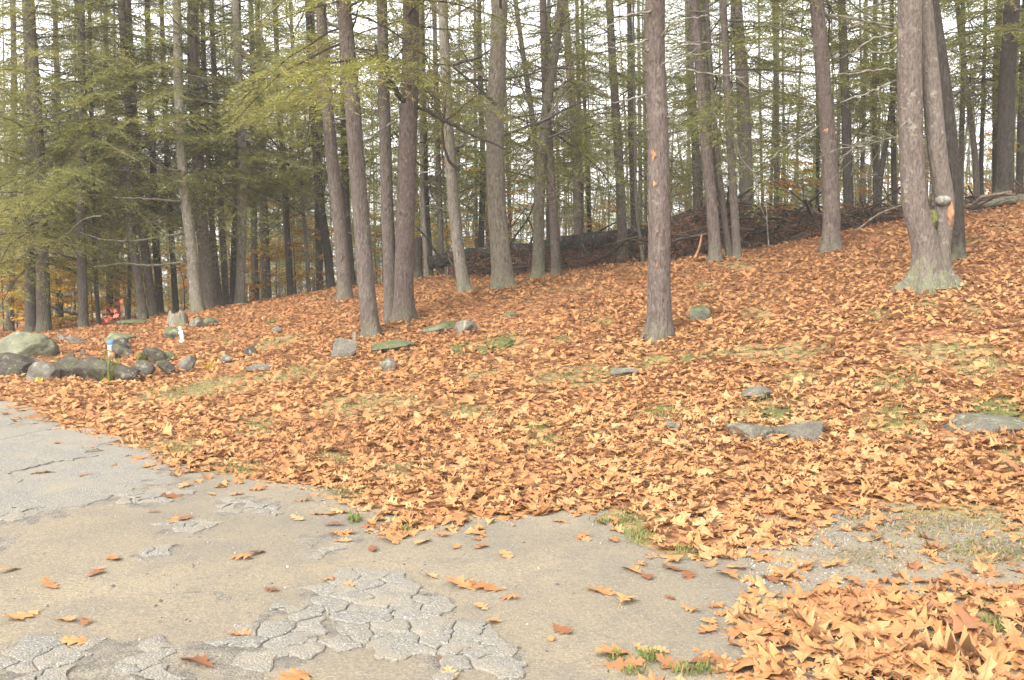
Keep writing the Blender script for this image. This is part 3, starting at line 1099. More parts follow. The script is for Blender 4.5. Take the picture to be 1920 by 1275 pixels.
# ------------------------------------------------------------------ trees
def trunk_mesh(P, rad, sides, flare, seed, mat, lobes=5, step=0.16, H=15.0, rough=1.0):
    """P in local coordinates, first point at the foot"""
    P = np.asarray(P, float)
    top = P[-1]
    dirn = norm(P[-1] - P[max(0, len(P) - 2)])
    dirn = norm(dirn * 0.5 + np.array([0, 0, 0.5]))
    if top[2] < H:
        P = np.vstack([P, top + dirn * (H - top[2])])
    L = np.linalg.norm(np.diff(P, axis=0), axis=1).sum()
    vis = 7.5
    pp = smooth_path(P, int(max(24, L / 0.1)))
    z = pp[:, 2] - pp[0, 2]
    keep_ = [0]
    for k in range(1, len(pp)):
        st_ = step * (0.35 if z[k] < 0.7 else 1.0) * (1 if z[k] < vis else 4)
        if z[k] - z[keep_[-1]] >= st_ or k == len(pp) - 1:
            keep_.append(k)
    pp = pp[keep_]
    z = z[keep_]
    r0 = rad * np.clip(1 - 0.62 * z / H, .12, 1)
    T, A, B = frames(pp)
    th = np.arange(sides) / sides * 2 * math.pi
    rr = np.random.default_rng(seed)
    ph = rr.uniform(0, 6.28)
    ph2 = rr.uniform(0, 6.28)
    lob = 0.5 + 0.5 * np.cos(lobes * th + ph + 0.6 * np.sin(th + ph2))
    lob *= 0.75 + 0.4 * np.cos(th + ph2)
    fz = np.exp(-np.maximum(z - .05, 0) / (rad * 2.0))
    fz2 = np.exp(-np.maximum(z - .07, 0) / (rad * 0.75))
    mul = 1 + flare * (0.42 * fz[:, None] + 1.35 * fz2[:, None] * lob[None])
    q3 = np.stack([np.cos(th)[None] * 1.4 + 0 * z[:, None], np.sin(th)[None] * 1.4 + 0 * z[:, None], z[:, None] * 1.1 + 0 * th[None]], -1) + seed
    mul = mul * (1 + 0.055 * rough * fbm(q3, seed, 3))
    Rr = r0[:, None] * mul
    V = pp[:, None] + Rr[..., None] * (np.cos(th)[None, :, None] * A[:, None] + np.sin(th)[None, :, None] * B[:, None])
    m = len(pp)
    n_ = sides
    i = np.arange(m - 1)[:, None] * n_
    j = np.arange(n_)[None]
    jn = (j + 1) % n_
    F = np.stack([i + j, i + jn, i + n_ + jn, i + n_ + j], -1).reshape(-1, 4)
    mb = MB()
    mb.add(V.reshape(-1, 3), F)
    return mb.mesh('trunk', [M[mat]])


TREES = {}


def tree(key, kind, label, wpx, pts, Y, crown='hem', nd=0, dead_z=(1.2, 6.5), H=15.0, name='pine_tree', group=None, flare=0.5, extra=None, zsink=0.06):
    """pts: foot to top, in picture coordinates, all at distance Y; extra: further stems (wpx, pts)"""
    W = np.array([at(px, py, Y) for px, py in pts])
    foot = np.array([W[0, 0], Y, gz(W[0, 0], Y)])
    root = empty(name, foot)
    tag(root, label, 'tree', group)
    rad = wpx / FPX * Y / 2
    sides = 28 if wpx > 24 else (16 if wpx > 13 else 8)
    seed = sum(ord(ch) * (i_ + 1) for i_, ch in enumerate(key)) % 9973
    r = np.random.default_rng(seed)
    W[0, 2] = foot[2]
    Lc = W - foot
    Lc = np.vstack([[Lc[0, 0], 0, -zsink], Lc[1:]]) if True else Lc
    if len(Lc) > 1 and Lc[1, 2] < 0.1:
        Lc[1, 2] = 0.3
    Lc[1:, 1] += np.cumsum(r.normal(0, .02, len(Lc) - 1)) * Lc[1:, 2]
    obj('trunk', trunk_mesh(Lc, rad, sides, flare, seed, kind, lobes=int(r.integers(4, 7)), H=H), root)
    for k, (w2, p2) in enumerate(extra or []):
        W2 = np.array([at(px, py, Y + 0.03) for px, py in p2]) - foot
        W2[0, 2] = max(W2[0, 2], -zsink) if len(p2) else 0
        obj('trunk', trunk_mesh(W2, w2 / FPX * Y / 2, sides, flare * .7, seed + 11 + k, kind, H=H * .95), root)
    # axis of the stem, to hang things on
    zz = Lc[:, 2]
    topd = norm(Lc[-1] - Lc[0])
    if crown:
        L_ = CROWN[crown]
        me = L_[CROWN_I[crown] % len(L_)]
        CROWN_I[crown] += 1
        c = obj('crown', me, root)
        q = Vector((0, 0, 1)).rotation_difference(Vector((topd * .7 + np.array([0, 0, .3])).tolist()))
        c.rotation_euler = (q.to_matrix() @ Matrix.Rotation(r.uniform(0, 6.28), 3, 'Z')).to_euler()
    if Y > 18:
        nd = int(nd * 2.4)
    for k in range(nd):
        h = r.uniform(*dead_z)
        ax = np.array([np.interp(h, zz, Lc[:, 0]) if h < zz[-1] else Lc[-1, 0] + topd[0] / topd[2] * (h - zz[-1]),
                       np.interp(h, zz, Lc[:, 1]), h])
        o = obj('dead_branch', DEAD[int(r.integers(len(DEAD)))], root, ax)
        a = r.uniform(0, 6.28)
        s = r.uniform(.5, 1.7)
        o.rotation_euler = (r.uniform(-3, 3), r.normal(-.05, .22), a)
        o.scale = (s, s, s * 1)
    OBST.append((foot[0], foot[1], rad * 1.1, rad * 1.1))
    TREES[key] = dict(root=root, foot=foot, Y=Y, rad=rad, Lc=Lc)
    return root


def limb(key, pts, w0, w1, mat='deadwood', name='branch', dy=0.0, twigs=0, depth=None):
    t = TREES[key]
    Y = t['Y']
    n_ = len(pts)
    dys = np.linspace(0, dy, n_)
    P = np.array([at(px, py, Y + dys[k]) for k, (px, py) in enumerate(pts)]) - t['foot']
    P = smooth_path(P, max(6, n_ * 4))
    r = np.random.default_rng(int(abs(pts[0][0] * 7 + pts[0][1])))
    P[1:-1] += r.normal(0, .008, (len(P) - 2, 3))
    mb = MB()
    V, F = tube(P, np.linspace(w0, w1, len(P)) / FPX * Y / 2, 8, True)
    mb.add(V, F, 0, .5)
    d = norm(P[-1] - P[0])
    for k in range(twigs):
        i = int(r.integers(len(P) // 3, len(P)))
        nd = norm(d + r.normal(0, .6, 3))
        l2 = r.uniform(.15, .5)
        Q = np.array([P[i], P[i] + nd * l2 * .5 + r.normal(0, .02, 3), P[i] + nd * l2 + r.normal(0, .05, 3)])
        V, F = tube(Q, [.006, .004, .002], 3)
        mb.add(V, F, 0, r.random())
    return obj(name, mb.mesh(name, [M[mat]]), t['root'])


def patch(key, px, py, wpx, hpx, mat, name, seed=0, prow=0.012):
    """an irregular patch lying on the bark, on the side that faces the drive"""
    t = TREES[key]
    Y = t['Y']
    c = at(px, py, Y - t['rad'] * 0.9) - t['foot']
    w_, h_ = wpx / FPX * Y / 2, hpx / FPX * Y / 2
    r = np.random.default_rng(seed)
    axx = np.interp(c[2], t['Lc'][:, 2], t['Lc'][:, 0])
    rad = t['rad'] * (1 - .5 * c[2] / 15) * 1.02 + prow
    V = [[0, 0, 0]]
    n_ = 22
    for ring in (0.55, 1.0):
        for k in range(n_):
            a = k / n_ * 6.283
            q = ring * (1 + .25 * math.sin(3 * a + seed) + .15 * math.sin(7 * a + 2 * seed))
            V.append([w_ * q * math.cos(a), 0, h_ * q * math.sin(a)])
    V = np.array(V)
    x = np.clip(V[:, 0] + c[0] - axx, -rad * .95, rad * .95)
    y = -np.sqrt(np.maximum(rad ** 2 - x ** 2, 0))
    ringn = np.r_[0, np.zeros(n_), np.ones(n_)]
    axy = np.interp(c[2], t['Lc'][:, 2], t['Lc'][:, 1])
    P = np.c_[x + axx, y + axy + ringn * (prow + .02), V[:, 2] + c[2]]
    j = np.arange(n_)
    jn = (j + 1) % n_
    F = np.concatenate([np.stack([np.zeros(n_, int), 1 + j, 1 + jn], -1), np.stack([1 + j, 1 + n_ + j, 1 + jn], -1), np.stack([1 + jn, 1 + n_ + j, 1 + n_ + jn], -1)])
    mb = MB()
    mb.add(P, F)
    return obj(name, mb.mesh(name, [M[mat]]), t['root'])


# --- nearest
tree('main', 'pine', 'straight scarred trunk standing alone in front, right of centre', 44, [(1237, 636), (1236, 560), (1237, 420), (1236, 250), (1231, 60), (1230, -20)], 13.0, 'high', 0, H=16, flare=.55)
tree('big', 'lichen', 'largest forked grey trunk with lichened roots at right', 47, [(1741, 541), (1739, 495), (1730, 445), (1716, 400), (1707, 300), (1702, 200), (1694, 0)], 13.5, 'high', 3, (4.5, 7), 17, flare=1.5,
     extra=[(37, [(1758, 541), (1759, 500), (1764, 445), (1771, 392), (1759, 300), (1750, 200), (1730, 0)])], name='forked_tree')
tree('behind', 'dark', 'blackish trunk hidden just behind the forked grey trunk', 25, [(1797, 490), (1795, 420), (1785, 280), (1770, 120), (1757, 0)], 16.0, 'high', 3)
tree('slim', 'pine', 'slim trunk leaning left with lichened foot, beside the fused twin trunk', 33, [(697, 632), (690, 570), (679, 430), (668, 270), (657, 110), (650, 0)], 16.0, 'mid', 3, (3.5, 7), flare=.4)
tree('twin', 'pine', 'fused twin trunk with crooked dark limb left of centre', 38, [(757, 613), (757, 540), (760, 420), (763, 280), (769, 130), (772, 0)], 17.2, 'mid', 4, (3, 7), 16, flare=.45,
     extra=[(25, [(733, 613), (731, 520), (727, 420), (723, 280), (719, 120), (716, 0)])], name='twin_stemmed_tree')
tree('t648', 'pine', 'reddish brown trunk second to the left of the slim leaning one', 26, [(648, 572), (644, 500), (635, 400), (622, 280), (607, 120), (598, 0)], 21.0, 'mid', 5)
tree('oak1', 'oak', 'pale furrowed oak trunk swelling widely at its foot, at centre', 37, [(944, 543), (938, 470), (931, 390), (928, 250), (932, 110), (937, 0)], 19.5, 'bare', 2, (4, 7), 16, name='oak_tree', flare=.7)
tree('oak2', 'pale', 'thinner pale oak trunk curving left, beside the swelling oak', 23, [(874, 541), (864, 500), (855, 430), (845, 310), (836, 160), (829, 0)], 20.0, 'bare', 2, (4, 7), 15, name='oak_tree', flare=.8)
tree('mossy', 'mossoak', 'trunk with a bright green mossy foot right of the swelling oak', 22, [(1010, 526), (1010, 460), (1011, 380), (1017, 290), (1028, 180), (1046, 60), (1054, 0)], 22.0, 'sparse', 4, name='oak_tree', flare=.6)
tree('t1043', 'pine', 'plain brown trunk just right of the mossy footed trunk', 18, [(1043, 519), (1040, 440), (1034, 340), (1026, 220), (1020, 60)], 23.0, 'hem', 4)
tree('t1343', 'pine', 'trunk left of a close pair, in front of the brush pile', 23, [(1343, 491), (1338, 420), (1330, 320), (1320, 180), (1308, 20)], 19.5, 'high', 5, (3, 7))
tree('t1366', 'pine', 'thin left stem of the close pair before the brush pile', 13, [(1369, 484), (1358, 400), (1346, 300), (1336, 180), (1328, 40)], 19.8, 'sparse', 3)
tree('t1382', 'pine', 'right stem of the close pair before the brush pile', 16, [(1383, 482), (1377, 400), (1370, 300), (1363, 160), (1355, 0)], 19.6, 'hem', 4)
tree('t1560', 'pine', 'solitary tan brown trunk between brush pile and forked grey trunk', 31, [(1558, 473), (1559, 410), (1556, 320), (1545, 190), (1531, 0)], 18.5, 'mid', 6, (2.5, 7), flare=.6)
tree('t372', 'pale', 'pale lichened trunk leaning left behind the rotting stump', 22, [(371, 587), (364, 530), (353, 440), (342, 340), (334, 200), (325, 60)], 23.0, 'mid', 5, (3, 8), flare=.4)
tree('t397', 'pine', 'stout dark brown trunk touching the pale lichened leaning trunk', 26, [(394, 576), (387, 500), (375, 400), (366, 280), (359, 120), (354, 0)], 24.0, 'hem', 3, (3, 8))
tree('t450', 'pale', 'pale straight trunk at the right of the left hand cluster', 19, [(449, 573), (452, 500), (457, 400), (460, 270), (456, 120)], 25.0, 'hem', 4, (2, 8), flare=.35)
# --- left hand cluster and far left
tree('t412', 'mid', 'thin brown trunk right of the stout dark brown one in the cluster', 12, [(414, 572), (404, 490), (396, 400), (390, 250)], 26.0, 'hem', 3)
tree('t425', 'mid', 'narrow reddish trunk in the middle of the left cluster', 13, [(424, 570), (420, 480), (414, 360), (408, 200)], 26.5, 'sparse', 3)
tree('t437', 'dark', 'dark narrow trunk touching the pale straight trunk of the cluster', 13, [(436, 568), (438, 480), (441, 360), (440, 200)], 27.0, 'hem', 3)
tree('t270', 'mid', 'leaning brown trunk uphill of the red leaved sapling', 17, [(270, 594), (258, 520), (245, 430), (240, 330), (236, 200), (226, 40)], 23.0, 'mid', 6, (2, 8))
tree('t288', 'mid', 'second leaning brown trunk uphill of the red leaved sapling', 17, [(288, 592), (277, 510), (266, 430), (258, 300), (250, 120)], 23.8, 'sparse', 6, (2, 8))
tree('t300', 'dark', 'blackened trunk right of the two leaning brown trunks', 14, [(301, 592), (298, 530), (294, 450), (290, 330), (288, 200)], 24.3, 'sparse', 3)
tree('t330', 'dark', 'black slender trunk left of the pale lichened leaning trunk', 12, [(331, 588), (327, 530), (323, 460), (318, 340), (312, 200)], 25.0, 'sparse', 3)
tree('t60', 'mid', 'left one of the two thick trunks behind the large mossy boulder', 22, [(60, 628), (57, 540), (58, 420), (64, 280), (62, 120)], 23.5, 'skirt', 5, (1.5, 7), flare=.35)
tree('t82', 'mid', 'right one of the two thick trunks behind the large mossy boulder', 25, [(84, 632), (81, 560), (78, 450), (72, 300), (60, 120)], 22.5, 'skirt', 4, (2, 7), flare=.35)
tree('t158', 'mid', 'twin brown trunk midway between boulder and red sapling', 18, [(157, 632), (155, 560), (150, 460), (148, 300)], 22.5, 'low', 4, (1.5, 7), flare=.3)
tree('t183', 'dark', 'thin dark trunk left of the red leaved sapling', 9, [(186, 622), (181, 560), (176, 470), (172, 330)], 24.0, 'sparse', 2)
tree('t240', 'dark', 'thin black trunk right behind the red leaved sapling', 8, [(240, 600), (243, 530), (244, 450), (240, 330)], 25.5, 'sparse', 2)
tree('h20', 'mid', 'drooping hemlock cut by the left frame edge behind the boulder', 15, [(18, 620), (20, 450), (22, 200), (20, 0)], 27.0, 'low', 3, name='hemlock_tree')
tree('h112', 'mid', 'drooping hemlock showing between the thick pair and the twin brown trunk', 14, [(112, 618), (110, 450), (106, 200), (102, 0)], 29.0, 'low', 3, name='hemlock_tree')
tree('h205', 'mid', 'drooping hemlock showing left of the leaning brown trunks', 13, [(206, 605), (203, 450), (198, 200), (192, 0)], 30.0, 'low', 3, name='hemlock_tree')
tree('h480', 'mid', 'drooping hemlock right behind the pale straight trunk', 14, [(478, 560), (476, 400), (474, 200), (470, 0)], 30.0, 'mid', 3, name='hemlock_tree')
tree('h575', 'mid', 'drooping hemlock behind the very thin pale trunk', 14, [(600, 552), (596, 400), (588, 200), (584, 0)], 31.0, 'mid', 3, name='hemlock_tree')
# --- between the left cluster and the twin trunk
tree('t503', 'mid', 'dim trunk far behind, just right of the pale straight trunk', 14, [(503, 560), (500, 480), (497, 380), (492, 240)], 31.0, 'hem', 3)
tree('t543', 'mid', 'dim trunk standing in orange leaves left of the slim black one', 13, [(546, 556), (540, 460), (535, 340), (526, 180), (520, 20)], 29.0, 'sparse', 4)
tree('t577', 'pale', 'very thin pale trunk in orange leaves, left of middle', 8, [(580, 553), (575, 470), (567, 370), (558, 220)], 28.0, 'bare', 2, name='young_tree')
tree('t620', 'dark', 'dark trunk leaning left behind the reddish brown one', 17, [(622, 549), (614, 470), (604, 390), (597, 320), (590, 150)], 27.0, 'hem', 4)
tree('t660', 'dark', 'dark trunk half hidden by the reddish brown trunk', 16, [(661, 551), (655, 480), (648, 400), (645, 260)], 27.0, 'hem', 2)
# --- behind the middle
tree('t800', 'pale', 'thin pale trunk right of the short broken dark trunk', 9, [(802, 524), (797, 460), (793, 380), (790, 250)], 27.0, 'bare', 2, name='young_tree')
tree('t809', 'dark', 'thin dark trunk crossing near the thin pale one', 8, [(811, 522), (806, 460), (801, 380), (798, 240)], 28.0, 'sparse', 2)
tree('t827', 'mid', 'thin brown trunk left of the curving oak', 11, [(828, 520), (826, 440), (823, 340), (818, 200), (816, 60)], 27.0, 'hem', 3)
tree('t905', 'dark', 'dark trunk in the gap between the two pale oaks', 12, [(898, 520), (903, 420), (905, 300), (900, 140), (898, 20)], 29.0, 'sparse', 4)
tree('t1000', 'mid', 'trunk rising to the upper left behind the mossy footed trunk', 13, [(1010, 500), (1008, 330), (1000, 240), (985, 130), (967, 10)], 30.0, 'bare', 3, name='young_tree')
tree('t1085', 'mid', 'furrowed brown trunk beyond the fallen log, right of the plain trunk', 19, [(1086, 480), (1083, 380), (1076, 230), (1066, 90), (1060, 0)], 30.0, 'hem', 4)
tree('t1110', 'dark', 'thin dark trunk beyond the fallen log', 9, [(1106, 480), (1104, 380), (1098, 250)], 33.0, 'hem', 3)
tree('t1168', 'mid', 'broad brown trunk standing in front of the fallen log', 19, [(1169, 497), (1166, 410), (1160, 300), (1150, 150), (1141, 0)], 25.0, 'hem', 5, (2.5, 9))
tree('t1190', 'dark', 'narrower dark trunk right of the broad one by the log', 13, [(1192, 488), (1188, 390), (1183, 260), (1180, 100)], 28.0, 'sparse', 4)
tree('t1207', 'mid', 'thin bent trunk just left of the scarred trunk', 7, [(1208, 506), (1202, 460), (1194, 400), (1190, 260)], 22.5, None, 1, name='young_tree', H=9)
tree('t1308', 'mid', 'brown trunk behind the brush pile, right of the scarred trunk', 15, [(1308, 430), (1306, 340), (1301, 220), (1297, 60)], 29.0, 'hem', 5, (2.5, 9))
tree('t1400', 'mid', 'thick dark brown trunk rising from behind the brush pile', 27, [(1401, 430), (1398, 330), (1391, 190), (1383, 60), (1378, 0)], 25.0, 'high', 4, (3, 8))
tree('t1455', 'mid', 'slender straight trunk right of the thick dark brown one', 10, [(1457, 410), (1456, 300), (1455, 150), (1454, 0)], 30.0, 'hem', 4, (2.5, 9))
tree('t1538', 'dark', 'thin dark trunk hiding just left of the solitary tan trunk', 8, [(1534, 410), (1533, 280), (1532, 150)], 30.0, 'sparse', 3)
tree('t1590', 'dark', 'dark trunk right of the solitary tan brown trunk', 19, [(1593, 430), (1588, 300), (1582, 150), (1577, 0)], 26.0, 'hem', 5, (2.5, 8))
tree('t1641', 'mid', 'straight trunk midway between solitary tan and forked trunks', 12, [(1644, 430), (1641, 320), (1639, 180), (1638, 0)], 28.0, 'hem', 4, (2.5, 9))
tree('t1655', 'dark', 'black trunk slanting right, left of the forked grey trunk', 13, [(1644, 400), (1652, 330), (1664, 260), (1680, 160)], 26.0, None, 2, name='leaning_tree', H=8)
tree('t1680', 'dark', 'dark trunk almost touching the left side of the forked trunk', 11, [(1679, 420), (1677, 300), (1675, 140)], 27.0, 'hem', 3)
# --- far right
tree('t1802', 'mid', 'thin trunk close right of the blackish hidden trunk', 11, [(1801, 420), (1801, 300), (1799, 150), (1795, 20)], 26.0, 'hem', 3)
tree('t1835', 'mid', 'left one of a narrow pair of trunks at far right', 12, [(1832, 410), (1830, 300), (1818, 180), (1808, 60)], 25.0, 'hem', 4)
tree('t1843', 'dark', 'right one of a narrow pair of trunks at far right', 9, [(1842, 400), (1840, 300), (1842, 180), (1846, 40)], 25.5, 'sparse', 3)
tree('t1866', 'dark', 'dark trunk just left of the thickest far right trunk', 14, [(1868, 400), (1867, 280), (1864, 150), (1862, 0)], 26.0, 'hem', 3)
tree('t1884', 'dark', 'thickest dark trunk near the right frame edge', 32, [(1881, 392), (1884, 300), (1890, 150), (1896, 0)], 21.0, 'hem', 4, (2.5, 8))
tree('t1912', 'dark', 'dark trunk cut by the right frame edge', 14, [(1910, 395), (1912, 280), (1916, 100)], 24.0, 'hem', 3)

# limbs one can tell apart
limb('twin', [(766, 197), (750, 182), (735, 160), (722, 138), (708, 112), (705, 84)], 11, 6, 'dark', dy=-.5, twigs=1)
limb('twin', [(707, 108), (690, 112), (676, 124), (668, 136)], 4, 2, 'dark', dy=-.7, twigs=2)
limb('twin', [(772, 196), (800, 208), (830, 225), (865, 242), (905, 262), (950, 280)], 9, 3, 'dark', dy=-.6, twigs=6)
limb('twin', [(745, 226), (725, 236), (705, 250), (690, 262)], 4, 2, 'deadwood', dy=-.4, twigs=3)
limb('twin', [(775, 322), (800, 324), (822, 320)], 4, 2, 'deadwood', dy=-.2)
for pts in ([(1222, 20), (1180, 28), (1140, 50), (1118, 62)], [(1216, 75), (1180, 84), (1135, 90)], [(1216, 92), (1193, 99)], [(1215, 178), (1180, 186), (1152, 193)],
            [(1216, 243), (1201, 244)], [(1240, 68), (1258, 45), (1290, 35), (1328, 28)], [(1250, 94), (1290, 85), (1326, 80)], [(1242, 120), (1270, 112), (1298, 98)],
            [(1250, 130), (1300, 134), (1350, 141), (1400, 144)], [(1252, 219), (1264, 219)], [(1212, 135), (1195, 125), (1175, 105)]):
    limb('main', pts, 4.2, 2, 'deadwood', dy=-.25, twigs=2)
for pts in ([(1674, 6), (1640, 10), (1612, 17)], [(1674, 36), (1640, 32), (1620, 28)], [(1674, 48), (1630, 42), (1590, 51)], [(1672, 55), (1620, 38), (1560, 28)],
            [(1676, 62), (1640, 72), (1605, 95), (1585, 105)], [(1676, 132), (1640, 132), (1600, 137), (1560, 139)], [(1678, 152), (1645, 168), (1610, 180), (1575, 192)],
            [(1690, 80), (1675, 92), (1660, 98), (1635, 97)], [(1678, 174), (1664, 174)], [(1714, 205), (1700, 225), (1688, 239)]):
    limb('big', pts, 4.5, 2, 'deadwood', dy=-.3, twigs=2)
for pts in ([(343, 438), (310, 442), (275, 448), (240, 452), (200, 450), (150, 436)], [(346, 491), (310, 495), (270, 497), (225, 494), (175, 500)],
            [(341, 378), (305, 376), (260, 372), (215, 370)], [(340, 320), (318, 318), (296, 305), (276, 292)], [(341, 343), (320, 335), (300, 318), (283, 300)]):
    limb('t372', pts, 5, 2.2, 'deadwood', dy=-1.0, twigs=5)
for pts in ([(1545, 230), (1500, 260), (1460, 285), (1445, 300)], [(1572, 310), (1585, 290), (1610, 272), (1640, 255)]):
    limb('t1560', pts, 4, 2, 'deadwood', dy=-.4, twigs=5)
limb('t82', [(66, 468), (120, 442), (160, 410), (190, 405)], 4, 2, 'deadwood', dy=-1.5, twigs=4)
limb('t158', [(150, 590), (120, 585), (95, 575)], 6, 3, 'dark', dy=-.3, twigs=3)
# raw scars and moss on the bark
patch('main', 1228, 290, 9, 22, 'rawwood', 'bark_scar', 1)
patch('main', 1229, 345, 8, 12, 'rawwood', 'bark_scar', 2)
patch('main', 1232, 498, 5, 17, 'rawwood', 'bark_scar', 3)
patch('main', 1233, 434, 6, 6, 'rawwood', 'bark_scar', 4)
patch('t1560', 1549, 245, 9, 10, 'rawwood', 'bark_scar', 5)
# forked trunk: pale sawn knob, orange rot and the moss in the fork
big = TREES['big']
kb = at(1768, 376, 13.5 - .085) - big['foot']
V = I3[0] * (.10, .09, .07) * (1 + .08 * fbm(I3[0] * 2, 5, 3))[:, None]
mb = MB()
mb.add(V, I3[1])
obj('branch_stub', mb.mesh('branch_stub', [M['sawn']]), big['root'], kb)


def blob_part(name, mat, key, px, py, dy, sx, sy, sz, seed):
    t = TREES[key]
    c = at(px, py, t['Y'] + dy) - t['foot']
    V = I3[0] * (sx, sy, sz) * (1 + .25 * fbm(I3[0] * 2.2, seed, 4))[:, None]
    mb = MB()
    mb.add(V, I3[1])
    return obj(name, mb.mesh(name, [M[mat]]), t['root'], c)


blob_part('moss_cushion', 'moss', 'big', 1745, 412, -.06, .085, .12, .14, 8)
blob_part('rotten_wood', 'rawwood', 'big', 1781, 402, -.075, .05, .06, .17, 9)

# --- trees deep in the wood, told apart by the gap they show in and their order there
LAND = [(70, 'the thick pair behind the boulder'), (155, 'the twin brown trunk'), (255, 'the leaning brown trunks'), (350, 'the lichened leaning trunk'), (457, 'the pale straight trunk'),
        (537, 'the trunk in orange leaves'), (600, 'the dark leaning trunk'), (677, 'the slim leaning trunk'), (760, 'the fused twin trunk'), (850, 'the curving oak'), (930, 'the swelling oak'),
        (1015, 'the mossy footed trunk'), (1080, 'the furrowed brown trunk'), (1160, 'the broad trunk'), (1236, 'the scarred trunk'), (1330, 'the close pair'), (1395, 'the thick dark brown trunk'), (1455, 'the slender straight trunk'),
        (1553, 'the solitary tan trunk'), (1640, 'the midway straight trunk'), (1705, 'the forked trunk'), (1830, 'the narrow far right pair'), (1888, 'the thickest far right trunk')]
ORD = 'first second third fourth fifth sixth seventh eighth ninth tenth eleventh twelfth thirteenth fourteenth fifteenth sixteenth'.split()
placed, far = [], []
tries = 0
while len(far) < 118 and tries < 6000:
    tries += 1
    Y = 31 + 42 * rng.random() ** 1.2
    px = rng.uniform(-90, 2010)
    X = (px - CX) / FPX * Y
    if any(math.hypot(X - a, Y - c) < 1.5 for a, c in placed):
        continue
    placed.append((X, Y))
    far.append((px, Y))
gapc = {}
for k, (px, Y) in enumerate(sorted(far)):
    lean = rng.normal(-8, 14)
    wpx = rng.uniform(.08, .21) / Y * FPX
    kind = ['dark', 'mid', 'mid', 'lichen'][int(rng.integers(4))]
    cr = ['hem', 'sparse', 'bare', 'hem', 'low', 'sparse'][int(rng.integers(6))] if px > 500 else ['skirt', 'low', 'bare', 'mid', 'low', 'mid'][int(rng.integers(6))]
    g = sum(px > q_[0] for q_ in LAND)
    gapc[g] = gapc.get(g, 0) + 1
    od = ORD[min(gapc[g], 16) - 1]
    if g == 0:
        lab = '%s far dim trunk counted from the left frame edge' % od
    elif g == len(LAND):
        lab = '%s far dim trunk rightward of the thickest far right trunk' % od
    else:
        lab = '%s far dim trunk rightward from %s' % (od, LAND[g - 1][1])
    tree('far%d' % k, kind, lab, wpx, [(px, 520), (px + lean * .5, 250), (px + lean, 0)], Y, cr, 2, (1.5, 9),
         16, 'woodland_tree', 'thin trunks deep in the wood', flare=.3)

# ------------------------------------------------------------------ short broken trunk, stump, small stub
def broken_trunk(name, label, px, pyb, pyt, wpx, Y, mat, seed, jag=.25, flare=.35, hollow=True, cat='stump'):
    X = at(px, pyb, Y)[0]
    z = gz(X, Y)
    h = (pyb - pyt) / FPX * Y
    rad = wpx / FPX * Y / 2
    n_, m = 30, 14
    th = np.arange(n_) / n_ * 6.2832
    tops = h * (1 - jag * (0.5 + 0.5 * fbm(np.stack([np.cos(th) * 1.5, np.sin(th) * 1.5], -1) + seed, seed, 3)))
    V = []
    for i in range(m):
        f = i / (m - 1)
        zz = -0.1 + (tops + .1) * f
        rr = rad * (1 + flare * np.exp(-np.maximum(zz, 0) / (rad * .9)) * (1 + .5 * np.cos(5 * th + seed))) * (1 + .07 * fbm(np.stack([np.cos(th) * 3, np.sin(th) * 3, zz * .6], -1) + seed, seed, 3))
        V.append(np.stack([rr * np.cos(th), rr * np.sin(th), zz], -1))
    inner = V[-1].copy()
    inner[:, :2] *= .7
    inner[:, 2] -= h * .12
    V.append(inner)
    V = np.concatenate(V + [[[0, 0, h * .55]]])
    i = np.arange(m)[:, None] * n_
    j = np.arange(n_)[None]
    jn = (j + 1) % n_
    F = np.stack([i + j, i + jn, i + n_ + jn, i + n_ + j], -1).reshape(-1, 4)
    F = np.concatenate([F[:, [0, 1, 2]], F[:, [0, 2, 3]], np.stack([m * n_ + j[0], m * n_ + jn[0], np.full(n_, (m + 1) * n_)], -1)])
    mb = MB()
    mb.add(V, F)
    o = obj(name, mb.mesh(name, [M[mat]]), None, (X, Y, z))
    tag(o, label, cat)
    OBST.append((X, Y, rad, rad))
    return o


Ys = ground_hit(335, 616)[1] + .2
broken_trunk('tree_stump', 'grey rotting stump with split sides above the white figurine', 334, 616, 583, 32, Ys, 'stump', 3, .45)
Yb = ground_hit(664, 642)[1]
broken_trunk('stump_stub', 'small brown stub beside the slim leaning trunk', 665, 643, 622, 8, Yb, 'stump', 6, .3, .5)
broken_trunk('broken_trunk', 'short broken dark trunk behind the fused twin trunk', 784, 526, 446, 17, 25.5, 'dark', 9, .12, .2, cat='tree')

